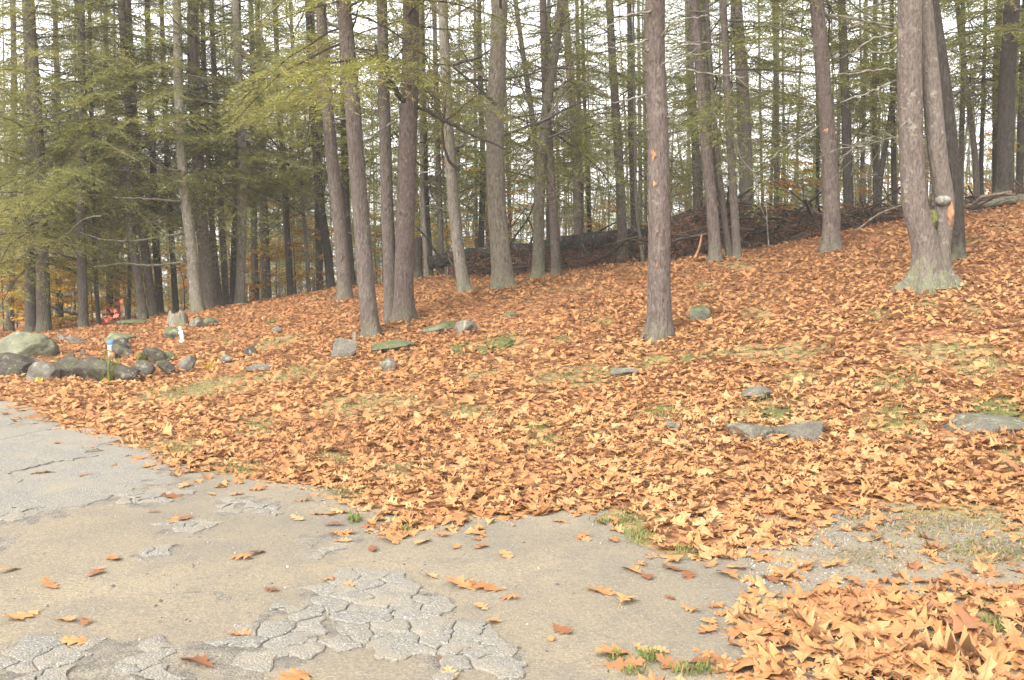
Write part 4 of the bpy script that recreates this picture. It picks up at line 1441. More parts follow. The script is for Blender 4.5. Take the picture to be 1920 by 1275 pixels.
# ------------------------------------------------------------------ fallen log and brush pile
YL = 26.0
P = np.array([at(px, py, YL + dy) for px, py, dy in [(806, 493, .6), (850, 484, .4), (930, 474, .2), (1000, 468, 0), (1070, 455, 0), (1150, 447, 0), (1230, 432, .1), (1300, 408, .3)]])
root = empty('fallen_log', (P[4][0], P[4][1], gz(P[4][0], P[4][1])))
tag(root, 'long black fallen log propped across the crest behind the oaks', 'log')
ft = np.array(root.location)
pp = smooth_path(P, 60) - ft
rr = np.linspace(.17, .24, 60) * (1 + .12 * fbm(np.c_[np.arange(60) * .35, np.zeros(60)], 4, 3))
V, F = tube(pp, rr, 14, True)
V = V + .03 * fbm(V * 3, 8, 3)[:, None]
mb = MB()
mb.add(V, F)
obj('trunk', mb.mesh('log_trunk', [M['logbark']]), root)
for pts, w0, w1, dy in [([(1070, 458), (1066, 478), (1075, 505)], 12, 6, -.2), ([(1060, 455), (1045, 440), (1028, 420)], 6, 3, .3), ([(1155, 450), (1190, 438), (1215, 430)], 5, 3, -.5),
                        ([(878, 482), (890, 500), (902, 520)], 8, 5, -.2), ([(990, 466), (1000, 440), (985, 400)], 5, 2, .2), ([(950, 470), (968, 440), (990, 410), (1002, 380)], 5, 2, .3),
                        ([(1100, 452), (1130, 430), (1165, 412)], 5, 2, .4), ([(830, 488), (815, 470), (795, 440), (770, 415)], 5, 2, .2), ([(1180, 445), (1188, 470), (1180, 500)], 7, 5, 0),
                        ([(980, 470), (982, 490), (990, 520)], 7, 4, -.1), ([(1210, 436), (1225, 412), (1255, 405)], 7, 3, .2), ([(815, 492), (822, 510), (818, 528)], 8, 5, 0)]:
    n_ = len(pts)
    Q = smooth_path(np.array([at(px, py, YL + dy * q_ / (n_ - 1)) for q_, (px, py) in enumerate(pts)]) - ft, 10)
    V, F = tube(Q, np.linspace(w0, w1, 10) / FPX * YL / 2, 6, True)
    mb = MB()
    mb.add(V, F)
    obj('branch', mb.mesh('log_branch', [M['logbark']]), root)


def brush(name, label, x0, x1, Y0, Y1, hfun, ntw, nnd, seed, mound=True):
    r = np.random.default_rng(seed)
    mb = MB()
    if mound:      # the mass of rotting wood and earth inside
        xs = np.linspace(x0, x1, 60)
        ys = np.linspace(Y0, Y1, 24)
        XX, YY = np.meshgrid(xs, ys)
        e = np.sin(np.clip((XX - x0) / (x1 - x0), 0, 1) * math.pi) ** .5 * np.sin(np.clip((YY - Y0) / (Y1 - Y0), 0, 1) * math.pi)
        ZZ = terrain(XX, YY) - .05 + .34 * hfun(XX) * e * (1 + .35 * fbm(np.stack([XX, YY], -1) * 2.2, seed, 4))
        i = (np.arange(23)[:, None] * 60 + np.arange(59)[None]).ravel()
        mb.add(np.stack([XX, YY, ZZ], -1).reshape(-1, 3), np.stack([i, i + 1, i + 61, i + 60], -1), 2)
    for k in range(ntw):
        x = r.uniform(x0, x1)
        y = Y0 + (Y1 - Y0) * r.beta(2, 2)
        h = hfun(x) * math.sin(math.pi * (y - Y0) / (Y1 - Y0)) * r.uniform(.1, 1.12)
        p = np.array([x, y, gz(x, y) + h]) if k % 3 == 0 else np.array([x, y, float(gzc(x, y)) + h])
        a = r.uniform(0, 6.28)
        d = np.array([math.cos(a), math.sin(a), r.normal(0.05, .35)])
        L = math.exp(r.normal(-.6, .5))
        Q = np.array([p - d * L / 2, p + r.normal(0, .05, 3), p + d * L / 2 + r.normal(0, .08, 3)])
        rd = r.choice([.004, .006, .01, .022, .045], p=[.38, .32, .18, .08, .04])
        if rd > .02:
            Q = p + (Q - p) * 1.8
        V, F = tube(Q, [rd, rd * .85, rd * .5], 4)
        mb.add(V, F, 0, r.random() ** 1.5)
        m = r.poisson(nnd)
        if m:
            tt = r.random(m)
            o = Q[0] + tt[:, None] * (Q[2] - Q[0])
            dd_ = norm(d + r.normal(0, .8, (m, 3)) + [0, 0, -.35])
            V, F = kites(o, dd_, norm(r.normal(0, 1, (m, 3))), r.uniform(.06, .16, m), r.uniform(.015, .035, m))
            mb.add(V, F, 1, np.repeat(np.clip(r.normal(.45, .25) + r.normal(0, .1, m), 0, 1), 4))
    o = obj(name, mb.mesh(name, [M['brushwood'], M['rust'], M['dark']], False))
    tag(o, label, 'brush', kind='stuff')
    return o


gzc = gz
brush('brush_pile', 'dark tangled brush pile with rusty dead needles on the crest', 3.2, 8.9, 20.6, 24.2,
      lambda x: (.80 + .26 * np.sin(np.asarray(x) * 1.7)) * np.clip((8.9 - np.asarray(x)) / 3.0, .3, 1), 2200, 9, 31)
brush('brush_pile', 'low rusty brush under the fallen log', -1.6, 3.4, 24.2, 27.6, lambda x: .55 + .1 * np.sin(np.asarray(x) * 3), 1000, 9, 32, False)
brush('brush_pile', 'low dark brush behind the forked grey trunk', 8.0, 11.5, 18.8, 21.0, lambda x: .22 + .08 * np.sin(np.asarray(x) * 2), 320, 4, 33, False)
# thin log at the far right
p = [at(1835, 392, 19.5), at(1880, 396, 19.3), at(1960, 402, 19.0)]
p = [np.array([q_[0], q_[1], gz(q_[0], q_[1]) + .13]) for q_ in p]
V, F = tube(smooth_path(p, 12), np.linspace(.07, .1, 12), 10, True)
mb = MB()
mb.add(V - p[0], F)
tag(obj('fallen_log', mb.mesh('thin_log', [M['mid']]), None, p[0]), 'thin grey brown log lying on the crest at far right', 'log')
# two pale dead poles across the brush
for pts, w0, lab in (([(1300, 492), (1310, 468), (1316, 440)], 6, 'short pale broken stick standing in front of the brush pile'), ([(1442, 472), (1439, 430), (1437, 388)], 3, 'thin pale sapling stem upright before the brush pile'),
                     ([(1600, 425), (1650, 400), (1690, 385)], 4, 'pale dead pole leaning over the brush left of the forked trunk')):
    Q = np.array([at(px, py, 20.3) for px, py in pts])
    Q[0, 2] = gz(Q[0, 0], 20.3)
    V, F = tube(smooth_path(Q, 8), np.linspace(w0, w0 * .6, 8) / FPX * 20.3 / 2, 6, True)
    mb = MB()
    mb.add(V - Q[0], F)
    tag(obj('stick', mb.mesh('stick', [M['rawwood' if w0 == 6 else 'deadwood']]), None, Q[0]), lab, 'stick')

# ------------------------------------------------------------------ autumn saplings in the wood
def sapling(label, px, py_foot, Y, hpx, spread, nleaf, seed, bias=.5):
    r = np.random.default_rng(seed)
    X = (px - CX) / FPX * Y
    z = gz(X, Y)
    h = hpx / FPX * Y
    root = empty('autumn_sapling', (X, Y, z))
    tag(root, label, 'sapling', 'autumn saplings in the wood')
    mb = MB()
    tips = []
    stem = np.array([[0, 0, -.05], [r.normal(0, .05), 0, h * .5], [r.normal(0, .1), 0, h]])
    V, F = tube(smooth_path(stem, 8), np.linspace(.022, .005, 8), 5)
    mb.add(V, F, 0, .2)
    for k in range(16):
        f = r.uniform(.12, 1)
        p = np.array([0, 0, h * f])
        a = r.uniform(0, 6.28)
        L = spread * (1 - .5 * f) * r.uniform(.5, 1.1)
        q = p + L * np.array([math.cos(a), math.sin(a), r.normal(.05, .12)])
        Q = np.array([p, (p + q) / 2 + [0, 0, .04], q])
        V, F = tube(Q, [.007, .005, .002], 3)
        mb.add(V, F, 0, .3)
        tips.append(Q)
    obj('stem', mb.mesh('sapling_stem', [M['twig']]), root)
    mb = MB()
    n_ = nleaf
    ti = r.integers(len(tips), size=n_)
    tt = r.uniform(.15, 1.05, n_)
    o = np.array([tips[a][0] * (1 - t_) + tips[a][2] * t_ for a, t_ in zip(ti, tt)]) + r.normal(0, .06, (n_, 3)) * [1.6, 1.6, .5]
    d = norm(np.c_[r.normal(0, 1, (n_, 2)), r.normal(-.25, .25, n_)])
    s = norm(np.cross(d, np.c_[r.normal(0, .3, (n_, 2)), np.ones(n_)]))
    V, F = kites(o, d, s, r.uniform(.09, .15, n_), r.uniform(.05, .09, n_))
    mb.add(V, F, 0, np.repeat(np.clip(r.normal(bias, .22, n_), 0, 1), 4))
    obj('foliage', mb.mesh('sapling_leaves', [M['yellow']], False), root)


SAP = [('yellow orange sapling at the left frame edge behind the boulder', 5, 26.5, 170, 2.2, 1500, .45), ('low golden sapling between the two thick trunks and the frame edge', 30, 29, 120, 1.6, 900, .6),
       ('golden sapling right of the two thick trunks behind the boulder', 112, 26, 130, 1.6, 1000, .55), ('orange sapling behind the twin brown trunk', 140, 29, 170, 1.6, 800, .35),
       ('bright yellow sapling between twin brown trunk and thin dark trunk', 172, 27, 120, .8, 450, .8), ('small orange sapling behind the red leaved sapling', 215, 30, 140, 1.2, 500, .35),
       ('yellow sapling behind the leaning brown trunks', 268, 31, 160, 1.3, 420, .6), ('sparse orange sapling behind the pale lichened leaning trunk', 345, 33, 120, 1.3, 300, .3),
       ('orange yellow sapling right of the pale straight trunk', 485, 30, 120, 1.8, 800, .35), ('spreading golden sapling left of the dark leaning trunk', 555, 29, 140, 1.8, 900, .45),
       ('pale orange sapling in the gap right of the reddish brown trunk', 690, 31, 150, 1.4, 420, .3), ('yellow sapling left of the curving oak', 790, 31, 170, 1.4, 520, .7),
       ('yellow sapling between the two pale oaks', 905, 31, 220, 1.7, 700, .65), ('orange sapling right of the swelling oak', 980, 33, 240, 1.6, 620, .4),
       ('low yellow sapling beneath the fallen log', 1075, 32, 110, 1.8, 600, .65), ('yellow sapling beyond the log left of the broad brown trunk', 1125, 34, 110, 1.6, 420, .7),
       ('rusty orange sapling beyond the brush pile', 1500, 29, 140, 2.2, 520, .2), ('golden sapling beyond the brush left of the solitary tan trunk', 1440, 31, 120, 1.6, 380, .6),
       ('sparse gold sapling left of the forked trunk', 1620, 29, 130, 1.7, 420, .5), ('orange sapling left of the thickest far right trunk', 1850, 30, 150, 1.6, 420, .3),
       ('tall orange sapling high behind the cluster of pale and dark trunks', 425, 36, 420, 1.6, 420, .3), ('tall orange leaved young tree behind the twin trunk', 850, 36, 460, 2.0, 900, .3),
       ('tall golden young tree right of the pale straight trunk', 500, 38, 330, 1.8, 700, .45), ('tall golden young tree filling the gap between the two oaks', 893, 38, 380, 1.8, 900, .5),
       ('tall thin orange young tree behind the plain brown trunk', 1060, 39, 330, 1.8, 500, .25), ('tall thin orange young tree behind the broad brown trunk', 1140, 40, 360, 1.8, 450, .3),
       ('tall russet young tree behind the slender straight trunk', 1475, 38, 330, 1.8, 600, .2), ('tall russet young tree behind the thickest far right trunk', 1870, 36, 360, 1.8, 600, .25)]
for k, px in enumerate([-30, 45, 95, 130, 195, 235, 300, 345, 395, 470, 520, 590, 640, 705, 770, 830, 890, 960, 1030, 1100, 1165, 1270, 1420, 1480, 1600, 1690, 1815, 1900]):
    SAP.append(('%s faint autumn sapling from the left, far back in the wood' % (ORD + ['seventeenth', 'eighteenth', 'nineteenth', 'twentieth', 'twenty first', 'twenty second', 'twenty third', 'twenty fourth', 'twenty fifth', 'twenty sixth', 'twenty seventh', 'twenty eighth'])[k],
                px, 36 + (k * 7 % 5) * 2.2, 130 + (k * 37 % 60), 2.4, 900 if px < 500 else 520, .3 + (k * 13 % 7) * .07))
for k, (lab, px, Y, hp, sp_, nl, bi) in enumerate(SAP):
    sapling(lab, px, 0, Y, hp, sp_, int(nl * (2.0 if px < 320 else 1.4)), 700 + k, bi)

# ------------------------------------------------------------------ a far belt of wood that reads as one mass
r = np.random.default_rng(77)
mb = MB()
for k in range(560):
    Y = r.uniform(56, 110)
    X = r.uniform(-.72, .72) * Y
    z = gz(X, Y)
    h = r.uniform(9, 17)
    P = np.array([[0, 0, -.3], [r.normal(0, .2), 0, h * .5], [r.normal(0, .5), 0, h]]) + [X, Y, z]
    V, F = tube(P, np.array([1, .75, .2]) * r.uniform(.05, .14), 5)
    mb.add(V, F, 0, r.random() * .7)
    ev = r.random() < .35
    m = 90 if ev else 60
    o = np.array([X, Y, z]) + np.c_[r.normal(0, 1.3, (m, 2)), h * r.uniform(.02, 1, m) ** 1.7]
    if ev:
        d = norm(np.c_[r.normal(0, 1, (m, 2)), r.normal(-.1, .1, m)])
        V, F = kites(o, d, norm(np.cross(d, r.normal(0, .4, (m, 3)) + [0, 0, 1])), r.uniform(.5, 1.2, m), r.uniform(.1, .3, m))
        mb.add(V, F, 1, np.repeat(r.uniform(0, .6, m), 4))
    else:
        d = norm(np.c_[r.normal(0, 1, (m, 2)), r.uniform(.3, 1.2, m)])
        V, F = kites(o, d, norm(np.cross(d, r.normal(0, 1, (m, 3)))), r.uniform(1.0, 2.4, m), r.uniform(.03, .06, m))
        mb.add(V, F, 0, np.repeat(r.random(m), 4))
        m = r.poisson(26)
        if m:
            o = np.array([X, Y, z]) + np.c_[r.normal(0, 1.3, (m, 2)), h * r.uniform(.05, .6, m)]
            V, F = kites(o, norm(r.normal(0, 1, (m, 3))), norm(r.normal(0, 1, (m, 3))), r.uniform(.15, .35, m), r.uniform(.1, .2, m))
            mb.add(V, F, 2, np.repeat(r.random(m), 4))
tag(obj('distant_wood', mb.mesh('distant_wood', [M['twig'], M['needle'], M['yellow']], False)), 'far belt of bare and evergreen wood behind the crest', 'wood', kind='stuff')

# ------------------------------------------------------------------ small garden things on the left
# white canister with a blue lid, leaning on the stacked stones
h = ground_hit(211, 668)
Yc = h[1] - 0.02
root = empty('canister', (at(211, 664, Yc)[0], Yc, gz(at(211, 664, Yc)[0], Yc) - .0))
root.rotation_euler = (0, R(-3), 0)
base_z = at(211, 664, Yc)[2] - root.location.z
tag(root, 'white canister with a blue lid standing against the stacked stones', 'canister')


def lathe(prof, n_=28):
    prof = np.array(prof)
    th = np.arange(n_) / n_ * 6.2832
    V = np.stack([prof[:, 0:1] * np.cos(th), prof[:, 0:1] * np.sin(th), prof[:, 1:2] + 0 * th], -1).reshape(-1, 3)
    i = np.arange(len(prof) - 1)[:, None] * n_
    j = np.arange(n_)[None]
    jn = (j + 1) % n_
    return V, np.stack([i + j, i + jn, i + n_ + jn, i + n_ + j], -1).reshape(-1, 4)


sc_ = Yc / FPX
rc = 7.6 * sc_
bz = max(base_z, 0)
for nm, prof, mt in (('body', [(0.001, bz - .05), (rc * .96, bz - .05), (rc, bz - .04), (rc, bz + 17.5 * sc_), (rc * .93, bz + 19 * sc_), (0.001, bz + 19 * sc_)], 'plastic'),
                     ('lid', [(rc * .9, bz + 18.6 * sc_), (rc * 1.08, bz + 18.6 * sc_), (rc * 1.1, bz + 19.3 * sc_), (rc * 1.1, bz + 24 * sc_), (rc * 1.02, bz + 25.6 * sc_), (rc * .8, bz + 26.3 * sc_), (0.001, bz + 26.4 * sc_)], 'blue')):
    mb = MB()
    mb.add(*lathe(prof))
    obj(nm, mb.mesh(nm, [M[mt]]), root)
th = np.linspace(R(170), R(215), 8)
V = np.concatenate([np.c_[np.cos(th) * rc * 1.015, np.sin(th) * rc * 1.015, np.full(8, bz + a * sc_)] for a in (4, 15)])
mb = MB()
mb.add(V, [[q_, q_ + 1, q_ + 9, q_ + 8] for q_ in range(7)])
obj('printed_band', mb.mesh('printed_band', [M['purple']]), root)

# white figurine: a standing child-like figure leaning forward a little
h = ground_hit(340, 643)
h[2] += .03
root = empty('garden_figurine', h)
tag(root, 'small white figurine of a standing figure before the rotting stump', 'figurine')
u = 28 / FPX * h[1]            # its height
bm = bmesh.new()


def ball(c, s, rot=0):
    m4 = Matrix.Translation(Vector(c) * u) @ Matrix.Rotation(rot, 4, 'Y') @ Matrix.Diagonal((s[0] * u, s[1] * u, s[2] * u, 1))
    bmesh.ops.create_icosphere(bm, subdivisions=3, radius=1, matrix=m4)


for c, s, ro in [((-.05, 0, .85), (.135, .13, .14), 0), ((-.07, .02, .93), (.12, .12, .07), 0), ((-.13, -.06, .86), (.05, .06, .05), 0), ((.0, 0, .60), (.15, .12, .19), .15), ((.04, 0, .42), (.16, .13, .15), .1),
                 ((-.09, -.09, .60), (.05, .055, .14), .25), ((-.08, -.13, .50), (.06, .06, .045), 0), ((.11, -.05, .60), (.05, .055, .15), -.15), ((.02, -.02, .26), (.075, .075, .18), -.1), ((.12, .02, .26), (.08, .08, .19), .15),
                 ((.0, -.05, .08), (.08, .12, .055), 0), ((.15, -.03, .08), (.08, .12, .055), 0)]:
    ball(c, s, ro)
me = bpy.data.meshes.new('figure')
bm.to_mesh(me)
bm.free()
me.materials.append(M['white'])
fo = obj('figure', me, root)
md = fo.modifiers.new('skin', 'REMESH')
md.mode = 'VOXEL'
md.voxel_size = u * .022
md.use_smooth_shade = True
mb = MB()
mb.add(*lathe([(0.001, -.03), (.2 * u, -.03), (.21 * u, .02 * u), (.19 * u, .05 * u), (0.001, .052 * u)], 20))
obj('plinth', mb.mesh('plinth', [M['white']]), root, (.07 * u, 0, 0))
OBST.append((h[0], h[1], .06, .06))

# leaf outline of an oak leaf: (along, half width)
OUT_N = [(0.0, .012), (.11, .04), (.20, .20), (.235, .145), (.27, .07), (.43, .33), (.455, .26), (.485, .25), (.50, .10), (.70, .315), (.715, .24), (.745, .215), (.755, .085), (.90, .17), (.905, .08), (1.0, .0)]
OUT_M = [(0.0, .012), (.21, .19), (.28, .08), (.44, .32), (.50, .11), (.70, .30), (.76, .10), (1.0, 0)]
OUT_F = [(0.0, .02), (.24, .18), (.33, .08), (.6, .31), (1.0, 0)]


def leaf_base(out, stem=True, ribs=True):
    out = np.array(out)
    n_ = len(out)
    mid = np.c_[out[:, 0], np.zeros(n_)]
    Rr = np.c_[out[:, 0] + .04 * out[:, 1], out[:, 1]]
    Ll = np.c_[out[:, 0] + .04 * out[:, 1], -out[:, 1]]
    V = np.concatenate([mid, Rr, Ll])
    i = np.arange(n_ - 1)
    F = np.concatenate([np.stack([i, i + 1, n_ + i + 1], -1), np.stack([i, n_ + i + 1, n_ + i], -1), np.stack([i, 2 * n_ + i + 1, i + 1], -1), np.stack([i, 2 * n_ + i, 2 * n_ + i + 1], -1)])
    if stem:
        k = len(V)
        V = np.concatenate([V, [[-.22, .03], [-.22, .018], [0.02, .010], [0.02, -.010]]])
        F = np.concatenate([F, [[k, k + 1, k + 2], [k + 1, k + 3, k + 2]]])
    return V, F


def fast_leaf(base, n_, r, curl=1.0):
    """n_ leaves of unit length, curled; (n_, K, 3)"""
    V = base[0]
    asym = r.uniform(.8, 1.2, (n_, 1))
    x = np.broadcast_to(V[:, 0], (n_, len(V))) - .45
    y = np.where(V[:, 1] > 0, V[:, 1] * asym, V[:, 1] * (2 - asym)) * r.uniform(.8, 1.15, (n_, 1))
    a = r.normal(.5, 1.1, (n_, 1)) * curl
    b_ = r.normal(-.05, .45, (n_, 1)) * curl
    c_ = r.normal(0, .6, (n_, 1)) * curl
    f1, f2 = r.uniform(0, 6.28, (n_, 1)), r.uniform(0, 6.28, (n_, 1))
    z = a * y ** 2 + b_ * x ** 2 + c_ * x * y + .022 * curl * np.sin(14 * x + f1) + .03 * curl * np.sin(17 * y + 6 * x + f2)
    bend = r.normal(0, .25, (n_, 1))
    y = y + bend * x ** 2 * .3
    return np.stack([x, y, z], -1)


def eul(yaw, tilt, tdir):
    """rotation matrices: yaw then tip over by tilt about a horizontal axis at tdir"""
    n_ = len(yaw)
    cz, sz = np.cos(yaw), np.sin(yaw)
    Rz = np.zeros((n_, 3, 3))
    Rz[:, 0, 0] = cz
    Rz[:, 0, 1] = -sz
    Rz[:, 1, 0] = sz
    Rz[:, 1, 1] = cz
    Rz[:, 2, 2] = 1
    ax, ay = np.cos(tdir), np.sin(tdir)
    c, s = np.cos(tilt), np.sin(tilt)
    K = np.zeros((n_, 3, 3))
    K[:, 0, 2] = ay
    K[:, 1, 2] = -ax
    K[:, 2, 0] = -ay
    K[:, 2, 1] = ax
    I = np.eye(3)[None]
    Rt = I + s[:, None, None] * K + (1 - c)[:, None, None] * (K @ K)
    return Rt @ Rz


# red leaved sapling
h = ground_hit(222, 620)
h[2] += .08
root = empty('red_sapling', h)
tag(root, 'small sapling with bright red leaves on the left of the slope', 'sapling')
k_ = h[1] / FPX
mb = MB()
stem = np.array([[0, 0, -.03], [-6 * k_, 0, 12 * k_], [-12 * k_, 0, 26 * k_], [4 * k_, .02, 36 * k_]])
V, F = tube(smooth_path(stem, 10), np.linspace(.009, .003, 10), 6)
mb.add(V, F, 0, .2)
for e in ((-20, 14), (-22, 22), (-2, 30), (6, 34)):
    V, F = tube(np.array([[-8 * k_, 0, 16 * k_], [e[0] * k_, -.02, e[1] * k_]]), [.004, .002], 4)
    mb.add(V, F, 0, .2)
obj('stem', mb.mesh('red_stem', [M['twig']]), root)
r = np.random.default_rng(5)
LN = leaf_base(OUT_M)
RL = []
for q_ in range(4):
    mb = MB()
    mb.add(fast_leaf(LN, 1, r, .6)[0], LN[1])
    RL.append(mb.mesh('red_leaf', [M['red']]))
for q_ in range(26):
    t_ = r.random()
    x = (-20 + 26 * t_ + r.normal(0, 7)) * k_
    z = (12 + 22 * t_ + r.normal(0, 8)) * k_
    o = obj('leaf', RL[q_ % 4], root, (x, r.normal(-.02, .06), z))
    s = r.uniform(.09, .15)
    o.scale = (s, s * 1.2, s)
    o.rotation_euler = (r.normal(1.0, .4), r.normal(0, .5), r.uniform(0, 6.28))


# clumps of sword leaves and yellow garden plants
def blade_clump(name, label, px, py, hpx, nb, mat_rnd, seed, wid=.02, lean=.35, cat='plant', green=True, parts=True):
    r = np.random.default_rng(seed)
    h = ground_hit(px, py)
    root = empty(name, h)
    tag(root, label, cat)
    for q_ in range(nb):
        L = hpx / FPX * h[1] * r.uniform(.6, 1.1)
        a = r.uniform(0, 6.28)
        ln = abs(r.normal(0, lean)) + .05
        t_ = np.linspace(0, 1, 7)
        out = np.sin(ln) * L * (t_ * .6 + .5 * t_ ** 2)
        zz = L * (t_ - .28 * ln * t_ ** 2.5)
        P = np.c_[math.cos(a) * out, math.sin(a) * out, zz - .02] + np.r_[r.normal(0, .025, 2), 0]
        sdv = np.array([-math.sin(a), math.cos(a), 0])
        wv = wid * (1 - t_ ** 2.5) * .5 + .0005
        V = np.concatenate([P + sdv * wv[:, None], P - [0, 0, .003], P - sdv * wv[:, None]])
        F = np.concatenate([[[i, i + 7, i + 8, i + 1], [i + 7, i + 14, i + 15, i + 8]] for i in range(6)])
        mb = MB()
        mb.add(V, F, 0, np.clip(mat_rnd + r.normal(0, .08), 0, 1))
        obj('blade', mb.mesh('blade', [M['grass' if green else 'yellow']]), root)
    return root


blade_clump('sword_leaf_plant', 'green clump of arching sword leaves in front of the stones', 204, 722, 70, 30, .30, 41, .026, .75)
blade_clump('sword_leaf_plant', 'few upright green blades before the grey wedge stone', 114, 712, 34, 6, .05, 42, .025, .08)
blade_clump('hosta_clump', 'left one of two small yellow hosta clumps by the stones', 70, 722, 20, 18, .8, 43, .04, .7, green=False)
blade_clump('hosta_clump', 'right one of two small yellow hosta clumps by the stones', 106, 724, 18, 18, .85, 44, .04, .7, green=False)
blade_clump('yellow_grass_tuft', 'bright yellow drooping tuft right of the stone border', 388, 694, 24, 30, .7, 45, .02, .8, green=False)
blade_clump('hosta_clump', 'small yellowing plant below the wide mossy slab', 168, 726, 16, 10, .9, 46, .03, .6, green=False)
o, _ = rock('bright green moss mound left of the upright brown stone', (254, 665, 274, 682), 'rock_moss', .9, .3, 91, name='moss_mound')
o['category'] = 'moss'
o.data.materials.clear()
o.data.materials.append(M['moss'])

# ------------------------------------------------------------------ grass and moss patches between the leaves
# centre and half size in the picture, share of straw in the blades, how many
GRASS = [(1440, 775, 70, 14, .25, 420), (1240, 775, 45, 10, .2, 260), (1680, 790, 60, 18, .15, 420), (1680, 715, 60, 12, .1, 300), (1870, 768, 55, 14, .05, 520), (1500, 712, 50, 14, .3, 320),
         (1080, 705, 110, 16, .65, 900), (900, 705, 60, 10, .5, 300), (940, 640, 40, 12, .1, 300), (860, 655, 20, 8, .1, 150), (1055, 640, 16, 5, .1, 120), (1130, 605, 22, 7, .2, 150), (1290, 676, 24, 7, .2, 150),
         (1220, 680, 40, 8, .3, 200), (740, 880, 60, 12, .7, 160), (1020, 835, 40, 14, .2, 160), (1000, 800, 40, 8, .4, 120), (345, 850, 16, 6, .1, 120), (665, 980, 12, 6, .05, 110), (640, 930, 40, 10, .6, 120),
         (300, 840, 60, 16, .75, 260), (440, 880, 60, 12, .75, 220), (350, 730, 90, 14, .6, 500), (300, 745, 60, 10, .6, 300), (420, 645, 16, 6, .1, 120), (430, 720, 70, 14, .6, 300), (130, 702, 60, 16, .5, 120),
         (1740, 985, 170, 34, .9, 700), (1850, 1040, 110, 28, .88, 600), (1620, 1050, 100, 28, .95, 250), (1870, 1180, 40, 16, .3, 200), (1180, 975, 60, 10, .6, 160), (1195, 1010, 30, 18, .35, 160), (1290, 1040, 30, 8, .3, 80),
         (1215, 1243, 30, 10, .25, 90), (1150, 1240, 16, 8, .3, 40), (1300, 1265, 50, 10, .25, 110), (1190, 1270, 30, 6, .3, 40), (1130, 983, 20, 6, .2, 60), (760, 1000, 12, 6, .1, 40), (1780, 660, 80, 16, .5, 400), (1850, 690, 60, 12, .3, 300),
         (1640, 590, 25, 8, .1, 160), (1745, 575, 30, 6, .1, 160), (1820, 582, 20, 6, .1, 120), (1385, 500, 20, 8, .3, 200), (1320, 535, 12, 5, .1, 90), (700, 760, 120, 20, .7, 700), (560, 700, 80, 14, .6, 400),
         (520, 640, 60, 10, .7, 300), (1380, 660, 60, 10, .6, 240), (1480, 660, 90, 12, .6, 300), (1420, 590, 20, 10, .1, 140), (880, 770, 80, 12, .7, 300), (480, 800, 60, 16, .7, 250), (620, 860, 60, 10, .7, 160), (1900, 860, 40, 10, .2, 100)]
r = np.random.default_rng(99)
mb = MB()
GP = []
for (px, py, sx, sy, straw, cnt) in GRASS:
    cnt = int(cnt * (2.2 if straw > .5 else 1.5))
    A = np.c_[px + r.normal(0, .5, cnt) * sx, py + r.normal(0, .5, cnt) * sy]
    c0 = ground_hit(px, py)
    cw = np.array([plane_hit(a, b_, c0[2]) for a, b_ in A])
    x, y = cw[:, 0], cw[:, 1]
    GP.append((c0[0], c0[1], sx / FPX * c0[1], abs(ground_hit(px, py - sy)[1] - c0[1]), straw))
    z = terrain(x, y)
    n_ = cnt
    L = r.uniform(.015, .05, n_)
    a = r.uniform(0, 6.28, n_)
    ln = np.abs(r.normal(.7, .5, n_)) if straw < .5 else np.clip(r.normal(1.25, .3, n_), 0, 1.5)
    o = np.c_[x, y, z + .006 + .02 * r.random(n_)]
    d = np.c_[np.cos(a) * np.sin(ln), np.sin(a) * np.sin(ln), np.abs(np.cos(ln)) + .03]
    s = np.c_[-np.sin(a), np.cos(a), np.zeros(n_)]
    W = r.uniform(.0035, .008, n_) * (1 + c0[1] * .06)
    V, F = kites(o, d, s, L, W)
    rv = np.where(r.random(n_) < straw, r.uniform(.55, 1, n_), r.uniform(0, .35, n_))
    mb.add(V, F, 0, np.repeat(rv, 4))
gv = np.empty(len(ground.data.vertices) * 3, np.float32)
ground.data.vertices.foreach_get('co', gv)
gv = gv.reshape(-1, 3)
tm = np.where((~inpoly(gv[:, 0], gv[:, 1], LEAFZONE)) & (gv[:, 0] > 1.0), 1.0, 0.0)
for gx_, gy_, sx, sy, straw in GP:
    tm = np.maximum(tm, .95 * np.exp(-(((gv[:, 0] - gx_) / (sx * .9 + .08)) ** 2 + ((gv[:, 1] - gy_) / (sy * 1.2 + .1)) ** 2)))
ground.data.attributes['rnd'].data.foreach_set('value', tm.astype(np.float32))
tag(obj('grass', mb.mesh('grass', [M['grass']], False)), 'thin grass and straw showing between the fallen leaves', 'grass', kind='stuff')

